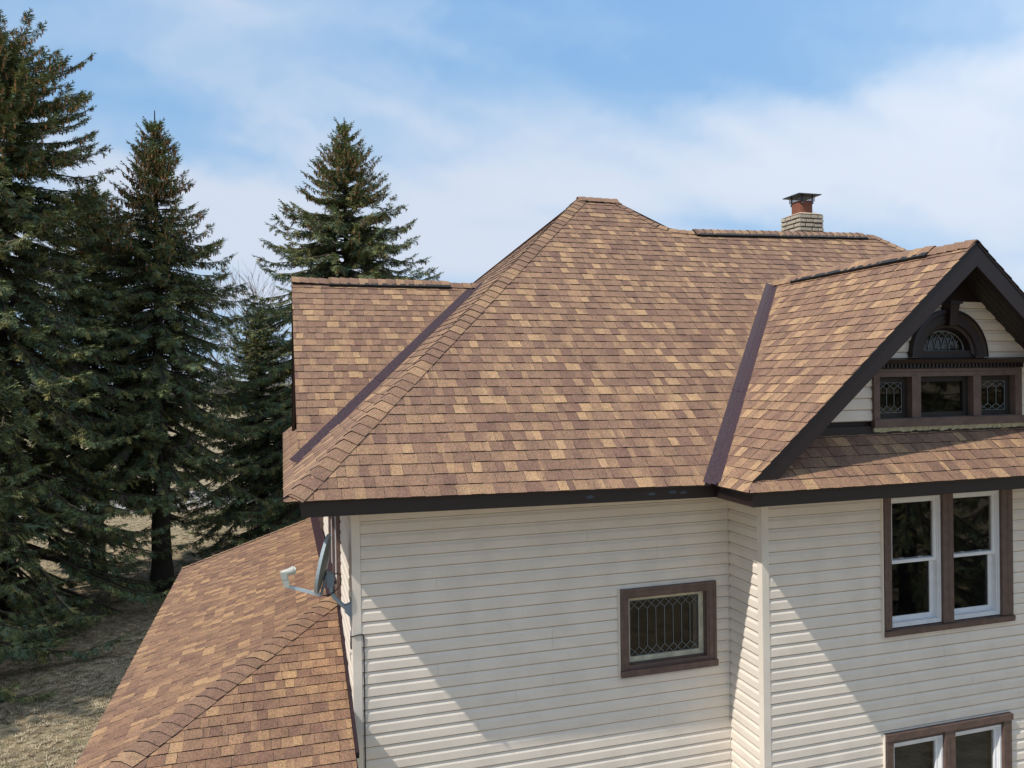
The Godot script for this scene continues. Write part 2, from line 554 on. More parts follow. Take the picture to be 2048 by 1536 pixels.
	caps(gable, P(0.05, ry + 0.01, rz), P(gx, ry + 0.03, rz), Vector3(0, -s40, -c40), -GF.v, 222, 0.14, 0.012)
	ridge_vent(gable, P(0.05, ry, rz), P(1.95, ry, rz), -GF.v, GF.n)
	var va := P(2.49, ry, rz)
	var vb := P(-0.50, -0.87, rz + (ry + 0.87) / t40)
	var vd := (vb - va).normalized()
	var sA := GF.n.cross(vd)
	sA *= signf(sA.dot(Vector3(-1, 0, 0)))
	var sB := Lf.n.cross(vd)
	sB *= signf(sB.dot(Vector3(0, 0, 1)))
	valley(gable, va, vb, sA.normalized(), sB.normalized(), 0.12)
	# --- bay gable (ridge runs toward the viewer)
	var bay := holder("bay_gable_roof", house)
	var bx := 6.60
	var by := 1.515
	var k := 0.873
	var ang := atan(k)
	var BL := Slope.new(P(3.65, -1.06, 0), Vector3(0, 0, 1), Vector3(cos(ang), sin(ang), 0))
	var bl := func(z: float, x: float) -> Vector2: return Vector2(z, (x - 3.65) / cos(ang))
	var zv := func(x: float) -> float: return 0.654 - (by - k * (bx - x) + 1.0) / t40     # where the bay slope meets the main slope
	var rake := 1.29
	shingles(bay, BL, PackedVector2Array([bl.call(zv.call(3.65) + 0.11, 3.65), bl.call(1.385, 3.65), bl.call(rake, 3.735), bl.call(rake, bx), bl.call(zv.call(bx) + 0.11, bx)]), 106, Color.WHITE, 0.0, [bl.call(zv.call(3.65) + 0.11, 3.65), bl.call(zv.call(bx) + 0.11, bx)])
	var BR := Slope.new(P(9.55, -1.06, 0), Vector3(0, 0, -1), Vector3(-cos(ang), sin(ang), 0))
	shingles(bay, BR, PackedVector2Array([Vector2(-1.38, 0), Vector2(-rake, 0.1), Vector2(-rake, (bx - 3.65) / cos(ang)), Vector2(-zv.call(bx) - 0.1, (bx - 3.65) / cos(ang)), Vector2(-0.6, 0)]), 107)
	mb = MB.new()
	slab(mb, BL, PackedVector2Array([bl.call(zv.call(3.65), 3.70), bl.call(1.32, 3.70), bl.call(rake - 0.05, 3.78), bl.call(rake - 0.05, bx), bl.call(zv.call(bx), bx)]), -0.03, -0.001, WOOD)
	slab(mb, BR, PackedVector2Array([Vector2(-1.32, 0.06), Vector2(-rake + 0.05, 0.14), Vector2(-rake + 0.05, (bx - 3.65) / cos(ang)), Vector2(-zv.call(bx), (bx - 3.65) / cos(ang)), Vector2(-0.6, 0.01)]), -0.03, -0.001, WOOD)
	part("roof_deck", mb, M.plain, bay)
	var top_v := (bx - 3.65) / cos(ang)
	drip(bay, BL.at(rake - 0.016, 0.13), BL.at(rake - 0.016, top_v), BL.n)
	drip(bay, BR.at(-rake + 0.016, 0.13), BR.at(-rake + 0.016, top_v), BR.n)
	drip(bay, BL.at(zv.call(3.65), 0.018), BL.at(1.37, 0.018), BL.n)
	caps(bay, P(bx, by, rake - 0.01), P(bx, by, 0.72), -BL.v, -BR.v, 206, 0.145, 0.006)
	caps(bay, P(bx, by, 0.72), P(bx, by, -1.75), -BL.v, -BR.v, 223, 0.150, 0.030)
	caps(bay, P(bx, by, -1.75), P(bx, by, zv.call(bx) + 0.02), -BL.v, -BR.v, 224, 0.145, 0.006)
	ridge_vent(bay, P(bx, by, -1.75), P(bx, by, 0.72), -BL.v, BL.n)
	va = P(bx, by, zv.call(bx))
	vb = P(3.65, -1.06, zv.call(3.65))
	vd = (vb - va).normalized()
	sA = F.n.cross(vd)
	sA *= signf(sA.dot(Vector3(-1, 0, 0)))
	sB = BL.n.cross(vd)
	sB *= signf(sB.dot(Vector3(0, 0, 1)))
	valley(bay, va + vd * 0.12, vb + vd * 0.01, sA.normalized(), sB.normalized(), 0.105)
	# pent roof under the bay gable
	var pk := 0.83
	var pang := atan(pk)
	var PR := Slope.new(P(0, -1.06, 1.385), Vector3.RIGHT, Vector3(0, sin(pang), -cos(pang)))
	var pt := 0.585 / cos(pang)
	var pent := PackedVector2Array([Vector2(3.65, 0), Vector2(9.55, 0), Vector2(8.98, pt), Vector2(4.21, pt)])
	var pr := holder("pent_roof", house)
	shingles(pr, PR, pent, 108)
	mb = MB.new()
	slab(mb, PR, PackedVector2Array([Vector2(3.72, 0.06), Vector2(9.48, 0.06), Vector2(8.98, pt), Vector2(4.21, pt)]), -0.03, -0.001, WOOD)
	part("roof_deck", mb, M.plain, pr)
	drip(pr, PR.at(3.66, 0.018), PR.at(9.54, 0.018), PR.n)
	var ca := P(4.0, -1.06 + k * 0.35, 1.385 - 0.35 * k / pk)
	var cb := P(3.655, -1.055, 1.38)
	var cd := (cb - ca).normalized()
	var s1 := BL.n.cross(cd)
	s1 *= signf(s1.dot(Vector3(-1, 0, -1)))
	var s2 := PR.n.cross(cd)
	s2 *= signf(s2.dot(Vector3(1, 0, 1)))
	caps(pr, cb - cd * 0.33, cb - cd * 0.05, s1.normalized(), s2.normalized(), 207, 0.085, -0.012)
	# rake boards and plank soffit of the bay gable
	for sd in [-1.0, 1.0]:
		var foot := P(bx + sd * (bx - 3.70), -0.99, 0)
		var top := P(bx, by, 0)
		var nn := Vector3(sd * sin(ang), cos(ang), 0)
		mb = MB.new()
		var hi_off := -0.034
		var lo_off := -0.205
		var z0 := rake - 0.055
		var z1 := rake - 0.015
		var q := []
		for z in [z0, z1]:
			var f := Vector3(0, 0, z)
			var t_hi := P(bx, by + hi_off / cos(ang), 0) + f
			var t_lo := P(bx, by + lo_off / cos(ang), 0) + f
			var f_hi := foot + nn * hi_off + f
			var f_lo := foot + nn * lo_off + f
			q.append_array([f_lo, t_lo, t_hi, f_hi] if sd < 0 else [t_lo, f_lo, f_hi, t_hi])
		mb.hexa(q, DARK)
		part("rake_board", mb, M.dark_trim, bay, "near-black rake board of the bay gable")
		var np := 6
		for i in np:                                   # soffit planks run up the slope, side by side in depth
			mb = MB.new()
			var za := 0.80 + (z0 - 0.80) * i / np + 0.002
			var zb := 0.80 + (z0 - 0.80) * (i + 1) / np - 0.004
			var o1 := nn * -0.10
			var o2 := nn * -0.085
			var tt := P(bx, by - 0.10 / cos(ang), 0)
			var t2 := P(bx, by - 0.085 / cos(ang), 0)
			var r := []
			for z in [za, zb]:
				var f := Vector3(0, 0, z)
				r.append_array([foot + o1 + f, tt + f, t2 + f, foot + o2 + f] if sd < 0 else [tt + f, foot + o1 + f, foot + o2 + f, t2 + f])
			mb.hexa(r, DARK * 1.15)
			part("soffit_plank", mb, M.dark_trim, bay)
	# --- porch roof
	var porch := holder("porch_roof", house)
	var PLn := Slope.new(P(-2.56, -3.48, 0), Vector3(0, 0, 1), Vector3(2.5, 0.85, 0))
	var pl := Vector2(2.5, 0.85).length()
	var warm := Color(1.0, 0.97, 0.93)
	shingles(porch, PLn, PackedVector2Array([Vector2(0.75, 0), Vector2(-2.08, pl), Vector2(-8.2, pl), Vector2(-8.2, 0)]), 109, warm)
	var PF := Slope.new(P(0, -3.48, 0.75), Vector3.RIGHT, Vector3(0, 0.85, -2.83))
	var pf := Vector2(2.83, 0.85).length()
	shingles(porch, PF, PackedVector2Array([Vector2(-2.56, 0), Vector2(-0.055, 0), Vector2(-0.055, pf)]), 110, warm)
	mb = MB.new()
	slab(mb, PLn, PackedVector2Array([Vector2(0.72, 0.05), Vector2(-2.08, pl), Vector2(-8.16, pl), Vector2(-8.16, 0.05)]), -0.04, -0.001, WOOD)
	slab(mb, PF, PackedVector2Array([Vector2(-2.50, 0.05), Vector2(-0.06, 0.05), Vector2(-0.06, pf)]), -0.04, -0.001, WOOD)
	mb.quad(P(-2.5, -3.60, 0.68), P(-2.5, -3.60, -8.15), P(-0.02, -3.60, -8.15), P(-0.02, -3.60, 0.68), DARK)
	part("roof_deck", mb, M.plain, porch)
	drip(porch, PLn.at(0.73, 0.018), PLn.at(-8.18, 0.018), PLn.n)
	drip(porch, PF.at(-2.54, 0.018), PF.at(-0.06, 0.018), PF.n)
	var ha := P(-0.06, -2.63, -2.08)
	var hb := P(-2.56, -3.48, 0.75)
	var hdd := (hb - ha).normalized()
	s1 = PLn.n.cross(hdd)
	s1 *= signf(s1.dot(Vector3(-1, 0, -1)))
	s2 = PF.n.cross(hdd)
	s2 *= signf(s2.dot(Vector3(1, 0, 1)))
	caps(porch, ha, hb, s1.normalized(), s2.normalized(), 208)
	# far edge cap, wall flashing, fascia
	caps(porch, P(-0.1, -2.64, -8.16), P(-2.56, -3.475, -8.16), Vector3(0, -0.3, -1).normalized(), Vector3(0, 0, 1), 209, 0.12)
	mb = MB.new()
	mb.hexa([P(-0.16, -2.645, -8.2), P(-0.045, -2.60, -8.2), P(-0.045, -2.45, -8.2), P(-0.065, -2.45, -8.2), P(-0.16, -2.645, -2.15), P(-0.045, -2.60, -2.15), P(-0.045, -2.45, -2.15), P(-0.065, -2.45, -2.15)], PLUM * 0.8)
	part("wall_flashing", mb, M.flashing, porch)
	mb = MB.new()
	mb.beam(P(-0.035, -2.64, -2.05), P(-0.035, -3.42, 0.55), Vector3.UP, 0.03, 0.07, PLUM * 0.6)
	part("wall_flashing", mb, M.flashing, porch)
	mb = MB.new()
	mb.box(P(-2.52, -3.66, -8.16), P(-2.49, -3.50, 0.70), DARK)
	part("fascia", mb, M.dark_trim, porch)
	mb = MB.new()
	mb.box(P(-2.52, -3.66, 0.67), P(-0.02, -3.50, 0.70), DARK)
	part("fascia", mb, M.dark_trim, porch)
	for z in [0.5, -2.4, -5.2, -8.0]:
		mb = MB.new()
		mb.box(P(-2.42, -6.8, z - 0.07), P(-2.28, -3.6, z + 0.07), WHITE * 0.9)
		part("porch_post", mb, M.vinyl, house)

# ---------------------------------------------------------------- walls
func board(mb: MB, f: Transform3D, x0: float, x1: float, y: float) -> void:   # one dutch-lap board, local x along, y up, z out
	var a := [Vector3(x0, y, -0.014), Vector3(x0, y, 0.009), Vector3(x0, y + 0.009, 0.0195), Vector3(x0, y + 0.082, 0.0180), Vector3(x0, y + 0.106, 0.0075), Vector3(x0, y + 0.1205, 0.0060), Vector3(x0, y + 0.1205, -0.014), Vector3(x0, y + B + 0.002, -0.014)]
	var d := Vector3(x1 - x0, 0, 0)
	for i in a.size() - 1:
		mb.quad(f * a[i], f * (a[i] + d), f * (a[i + 1] + d), f * a[i + 1], SIDING)
	for e in [[x0, true], [x1, false]]:
		var s := Vector3(e[0] - x0, 0, 0)
		var back := Vector3(e[0], y + 0.01, 0.0)
		for i in a.size() - 1:
			if e[1]:
				mb.tri(f * back, f * (a[i] + s), f * (a[i + 1] + s), SIDING)
			else:
				mb.tri(f * back, f * (a[i + 1] + s), f * (a[i] + s), SIDING)

# holes: [x0, y0, x1, y1] in local coordinates; span(y) gives the board's ends
func siding(called: String, f: Transform3D, x0: float, x1: float, y_lo: float, y_hi: float, holes: Array, seed_: int, span: Variant = null) -> Node3D:
	var h := holder(called, house)
	var rng := RandomNumberGenerator.new()
	rng.seed = seed_
	var k := ceili((-1.583 - y_hi) / B)
	var y := -1.583 - B * k
	while y > y_lo:
		var segs := [[x0, x1]]
		if span != null:
			segs = [span.call(y)]
		for o in holes:
			if y < o[3] and y + B > o[1]:
				var out := []
				for s in segs:
					if o[0] > s[0] and o[2] < s[1]:
						out.append([s[0], o[0]])
						out.append([o[2], s[1]])
					elif o[2] >= s[1] and o[0] < s[1] and o[0] > s[0]:
						out.append([s[0], o[0]])
					elif o[0] <= s[0] and o[2] > s[0] and o[2] < s[1]:
						out.append([o[2], s[1]])
					else:
						out.append(s)
				segs = out
		for s in segs:
			if s[1] - s[0] < 0.01:
				continue
			var cuts := [s[0]]
			if s[1] - s[0] > 2.4 and rng.randf() < 0.55:
				cuts.append(snappedf(rng.randf_range(s[0] + 0.5, s[1] - 0.5), 0.42))
			cuts.append(s[1])
			for i in cuts.size() - 1:
				var mb := MB.new()
				var g := f
				if i > 0:
					g = f.translated_local(Vector3(0, 0, 0.0015))
				board(mb, g, cuts[i], cuts[i + 1] - (0.0015 if i < cuts.size() - 2 else 0.0), y)
				part("siding_board", mb, M.siding, h)
		y -= B
	return h

func build_walls() -> void:
	var front := Transform3D(Basis.IDENTITY, P(0, 0, 0))
	siding("front_wall", front, 0.068, 4.276, -6.5, -1.12, [[2.975, -3.14, 3.99, -2.355]], 301)
	var bay := Transform3D(Basis.IDENTITY, P(0, 0, 0.652))
	siding("bay_wall", bay, 4.36, 8.84, -6.5, -1.16, [[5.93, -2.85, 7.60, -1.20], [5.93, -5.55, 7.60, -4.13]], 302)
	var side := Transform3D(Basis(Vector3(0, 0, 1), Vector3.UP, Vector3(-1, 0, 0)), P(4.292, 0, 0))
	siding("bay_side_wall", side, 0.016, 0.584, -6.5, -1.16, [], 303)
	var left := Transform3D(Basis(Vector3(0, 0, 1), Vector3.UP, Vector3(-1, 0, 0)), P(0, 0, 0))
	siding("left_wall", left, -8.4, -0.068, -6.5, -1.12, [[-3.30, -2.6, -1.72, -1.30], [-7.30, -2.6, -5.85, -1.30]], 304)
	var gable := Transform3D(Basis.IDENTITY, P(0, 0, 0.80))
	siding("gable_wall", gable, 0, 0, -0.5, 0.90, [[5.67, -0.52, 7.67, 0.1], [6.30, 0.1, 7.0, 0.58]], 305,
		func(y: float): return [maxf(4.30, 6.6 - (1.36 - y) / 0.873), 6.6 + (1.375 - y) / 0.873])
	# unseen walls close the house
	var mb := MB.new()
	mb.box(P(0.05, -6.8, -8.5), P(13.2, -1.0, -8.4), SIDING)
	mb.box(P(13.1, -6.8, -8.4), P(13.2, -1.0, 0.0), SIDING)
	mb.box(P(8.9, -6.8, -0.1), P(13.1, -1.1, 0.0), SIDING)
	mb.box(P(8.8, -6.8, 0.0), P(8.9, -1.1, 0.64), SIDING)
	part("rear_wall", mb, M.siding, house)
	mb = MB.new()
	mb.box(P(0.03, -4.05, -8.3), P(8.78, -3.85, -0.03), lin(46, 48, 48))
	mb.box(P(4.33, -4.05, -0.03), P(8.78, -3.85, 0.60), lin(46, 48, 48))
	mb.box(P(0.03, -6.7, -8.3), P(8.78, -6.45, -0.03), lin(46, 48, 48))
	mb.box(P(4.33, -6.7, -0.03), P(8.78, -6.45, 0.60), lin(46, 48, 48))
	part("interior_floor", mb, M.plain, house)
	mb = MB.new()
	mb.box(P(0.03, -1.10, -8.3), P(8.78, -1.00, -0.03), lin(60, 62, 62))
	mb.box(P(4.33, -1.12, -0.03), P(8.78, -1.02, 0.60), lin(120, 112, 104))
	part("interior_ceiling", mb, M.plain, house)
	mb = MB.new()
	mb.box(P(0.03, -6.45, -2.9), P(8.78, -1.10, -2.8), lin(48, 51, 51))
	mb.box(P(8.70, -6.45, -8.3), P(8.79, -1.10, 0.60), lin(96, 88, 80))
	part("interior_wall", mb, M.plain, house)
	mb = MB.new()
	mb.box(P(-0.02, -6.85, -8.5), P(4.3, -6.45, 0.02), lin(120, 116, 110))
	mb.box(P(4.27, -6.85, -0.5), P(8.93, -6.45, 0.67), lin(120, 116, 110))
	part("foundation", mb, M.mortar, house)
	# corner posts
	for c in [[0.0, 0.0, -1.14], [4.292, 0.652, -1.17]]:
		mb = MB.new()
		for seg in [[-4.155, c[2]], [-6.5, -4.158]]:
			mb.box(P(c[0] - 0.020, seg[0], c[1] - 0.068), P(c[0] + 0.066, seg[1], c[1] + 0.022), POST)
		part("corner_post", mb, M.siding, house)
	mb = MB.new()
	mb.box(P(4.262, -6.5, 0.0), P(4.277, -1.16, 0.022), POST * 0.8)
	mb.box(P(4.279, -6.5, 0.0), P(4.284, -1.16, 0.010), DARK)
	part("inside_corner_trim", mb, M.siding, house)
	# fascias and soffits
	mb = MB.new()
	mb.beam(P(-0.51, -1.088, 0.585), P(3.735, -1.132, 0.650), Vector3.UP, 0.03, 0.135, DARK)
	part("fascia", mb, M.dark_trim, house, "long near-black fascia board under the main eave")
	for q in [[2.98, -1.125, 0.6575], [3.22, -1.118, 0.661], [3.34, -1.128, 0.663], [2.30, -1.12, 0.6465]]:
		mb = MB.new()
		var sr := RandomNumberGenerator.new()
		sr.seed = int(q[0] * 100)
		for i in 9:
			var a := TAU * i / 9.0
			var b := TAU * (i + 1) / 9.0
			var r0 := 0.035 if i % 2 == 0 else 0.022
			var r1 := 0.035 if i % 2 == 1 else 0.022
			mb.tri(P(q[0], q[1], q[2] - 0.002), P(q[0] + cos(a) * r0 * 1.6, q[1] + sin(a) * r0 * 0.6, q[2] - 0.002), P(q[0] + cos(b) * r1 * 1.6, q[1] + sin(b) * r1 * 0.6, q[2] - 0.002), lin(62, 72, 84))
		part("paint_scuff", mb, M.dark_trim, house, "bluish scuff on the dark fascia")
	mb = MB.new()
	mb.beam(P(3.735, -1.128, 0.60), P(3.735, -1.128, 1.3145), Vector3.UP, 0.03, 0.145, DARK)
	part("fascia", mb, M.dark_trim, house)
	mb = MB.new()
	mb.beam(P(3.72, -1.128, 1.33), P(9.48, -1.128, 1.33), Vector3.UP, 0.03, 0.149, DARK)
	part("fascia", mb, M.dark_trim, house, "near-black fascia board under the pent roof")
	mb = MB.new()
	mb.beam(P(-0.495, -1.088, 0.57), P(-0.495, -1.07, -9.0), Vector3.UP, 0.03, 0.135, DARK)
	part("fascia", mb, M.dark_trim, house)
	mb = MB.new()
	mb.box(P(-0.48, -1.135, -8.9), P(-0.002, -1.125, 0.57), lin(150, 136, 118))
	mb.box(P(-0.002, -1.150, 0.002), P(4.29, -1.135, 0.60), lin(150, 136, 118))
	mb.box(P(3.75, -1.180, 0.60), P(9.4, -1.165, 1.315), lin(150, 136, 118))
	part("soffit", mb, M.siding, house)
	# gable wall trim: dark frieze panel over the flat top of the siding, apron flashing along the bottom
	mb = MB.new()
	var f := Slope.new(P(0, 0, 0.80), Vector3.RIGHT, Vector3.UP)
	slab(mb, f, PackedVector2Array([Vector2(5.98, 0.90), Vector2(7.22, 0.90), Vector2(6.6, 1.43)]), -0.02, 0.022, DARK)
	part("frieze_panel", mb, M.dark_trim, house)
	mb = MB.new()
	mb.box(P(4.44, -0.60, 0.78), P(8.76, -0.495, 0.828), DARK)
	part("apron_flashing", mb, M.dark_trim, house, "dark flashing where the gable wall meets the pent roof")
	mb = MB.new()
	slab(mb, Slope.new(P(0, 0, 0.775), Vector3.RIGHT, Vector3.UP), PackedVector2Array([Vector2(4.2, -0.7), Vector2(5.64, -0.7), Vector2(5.64, 0.12), Vector2(6.25, 0.12), Vector2(6.25, 0.9), Vector2(6.0, 0.85)]), -0.02, 0.0, DARK)
	part("sheathing", mb, M.plain, house)

# ---------------------------------------------------------------- windows
func came(mb: MB, f: Transform3D, a: Vector2, b: Vector2, w := 0.0048) -> void:
	mb.beam(f * Vector3(a.x, a.y, 0), f * Vector3(b.x, b.y, 0), f.basis.z, w, 0.006, LEAD)

func pane(parent: Node, f: Transform3D, x0: float, y0: float, x1: float, y1: float) -> void:
	var mb := MB.new()
	mb.quad(f * Vector3(x0, y0, 0), f * Vector3(x1, y0, 0), f * Vector3(x1, y1, 0), f * Vector3(x0, y1, 0), Color.WHITE)
	part("pane", mb, M.glass, parent)

func honeycomb(parent: Node, f: Transform3D, x0: float, y0: float, x1: float, y1: float, n: int, d: float) -> void:
	var mb := MB.new()
	var w := (x1 - x0) / n
	for i in n + 1:
		var x := x0 + w * i
		if i > 0 and i < n:
			came(mb, f, Vector2(x, y0 + d), Vector2(x, y1 - d))
		if i < n:
			for e in [[y0, 1.0], [y1, -1.0]]:
				came(mb, f, Vector2(x, e[0] + e[1] * d), Vector2(x + w, e[0]))
				came(mb, f, Vector2(x + w, e[0] + e[1] * d), Vector2(x, e[0]))
	came(mb, f, Vector2(x0, y0), Vector2(x1, y0))
	came(mb, f, Vector2(x0, y1), Vector2(x1, y1))
	came(mb, f, Vector2(x0, y0), Vector2(x0, y1))
	came(mb, f, Vector2(x1, y0), Vector2(x1, y1))
	part("lead_came", mb, M.plain, parent)

func hung(f: Transform3D, x0: float, y0: float, x1: float, y1: float, label: String, blind: bool) -> void:   # white double-hung unit
	var w := holder("double_hung_window", house)
	w.set_meta("label", label)
	var mb := MB.new()
	mb.ring(f, x0, y0, x1, y1, [[0, -0.02], [0, 0.022], [0.022, 0.022], [0.026, 0.002], [0.034, 0.002], [0.034, -0.09]], WHITE)
	part("frame", mb, M.vinyl, w)
	var ym := (y0 + y1) * 0.5
	mb = MB.new()
	mb.ring(f, x0 + 0.03, ym - 0.022, x1 - 0.03, y1 - 0.03, [[0, -0.05], [0, -0.012], [0.034, -0.012], [0.040, -0.022], [0.040, -0.04]], WHITE)
	part("upper_sash", mb, M.vinyl, w)
	mb = MB.new()
	mb.ring(f, x0 + 0.034, y0 + 0.045, x1 - 0.034, ym + 0.02, [[0, -0.085], [0, -0.055], [0.046, -0.055], [0.052, -0.062], [0.052, -0.075]], WHITE)
	part("lower_sash", mb, M.vinyl, w)
	mb = MB.new()
	mb.box(f * Vector3(x0 + 0.02, y0 + 0.012, -0.09), f * Vector3(x1 - 0.02, y0 + 0.045, 0.012), WHITE * 0.94)
	part("sill_track", mb, M.vinyl, w)
	for s in [0.32, 0.68]:
		mb = MB.new()
		var x := lerpf(x0, x1, s)
		mb.box(f * Vector3(x - 0.03, ym + 0.018, -0.07), f * Vector3(x + 0.03, ym + 0.030, -0.045), WHITE)
		part("sash_lock", mb, M.vinyl, w)
	var fu := f.translated_local(Vector3(0, 0, -0.034))
	pane(w, fu, x0 + 0.068, ym + 0.015, x1 - 0.068, y1 - 0.068)
	fu = f.translated_local(Vector3(0, 0, -0.070))
	pane(w, fu, x0 + 0.084, y0 + 0.095, x1 - 0.084, ym - 0.03)
	if blind:
		mb = MB.new()
		var y := y1 - 0.08
		while y > y0 + 0.05:
			mb.hexa([f * Vector3(x0 + 0.05, y - 0.006, -0.135), f * Vector3(x1 - 0.05, y - 0.006, -0.135), f * Vector3(x1 - 0.05, y - 0.004, -0.135), f * Vector3(x0 + 0.05, y - 0.004, -0.135), f * Vector3(x0 + 0.05, y - 0.018, -0.115), f * Vector3(x1 - 0.05, y - 0.018, -0.115), f * Vector3(x1 - 0.05, y - 0.016, -0.115), f * Vector3(x0 + 0.05, y - 0.016, -0.115)], lin(52, 60, 60))
			y -= 0.028
		part("blind", mb, M.plain, w, "", "stuff")

func casing_pair(f: Transform3D, y0: float, y1: float, top: bool) -> void:
	var c := holder("window_casing", house)
	var parts := [[5.855, y0, 5.953, y1], [6.683, y0, 6.838, y1], [7.563, y0, 7.735 if not top else 7.690, y1]]
	for p in parts:
		var mb := MB.new()
		mb.ring(f, p[0], p[1] - 0.01, p[2], p[3], [[0, -0.11], [0, 0.052], [0.004, 0.056], [(p[2] - p[0]) * 0.49, 0.056]], BROWN)
		mb.box(f * Vector3(p[0], p[1], -0.11), f * Vector3(p[0] + 0.004, p[3], 0.02), BROWN)
		part("casing_board", mb, M.brown_trim, c)
	var s := MB.new()
	s.hexa([f * Vector3(5.845, y0 - 0.085, -0.1), f * Vector3(7.745, y0 - 0.085, -0.1), f * Vector3(7.745, y0 + 0.008, -0.1), f * Vector3(5.845, y0 + 0.008, -0.1), f * Vector3(5.845, y0 - 0.085, 0.066), f * Vector3(7.745, y0 - 0.085, 0.066), f * Vector3(7.745, y0 - 0.022, 0.074), f * Vector3(5.845, y0 - 0.022, 0.074)], BROWN)
	part("sill", s, M.brown_trim, c)
	if top:
		s = MB.new()
		s.box(f * Vector3(5.845, y1, -0.1), f * Vector3(7.70, y1 + 0.075, 0.068), BROWN)
		s.box(f * Vector3(5.95, y1 - 0.045, -0.1), f * Vector3(7.56, y1, 0.030), BROWN)
		part("head_board", s, M.brown_trim, c)
	var j := MB.new()
	j.box(f * Vector3(5.832, y0 - 0.09, 0), f * Vector3(5.843, y1 + (0.075 if top else 0.0), 0.05), POST)
	part("j_channel", j, M.siding, c)

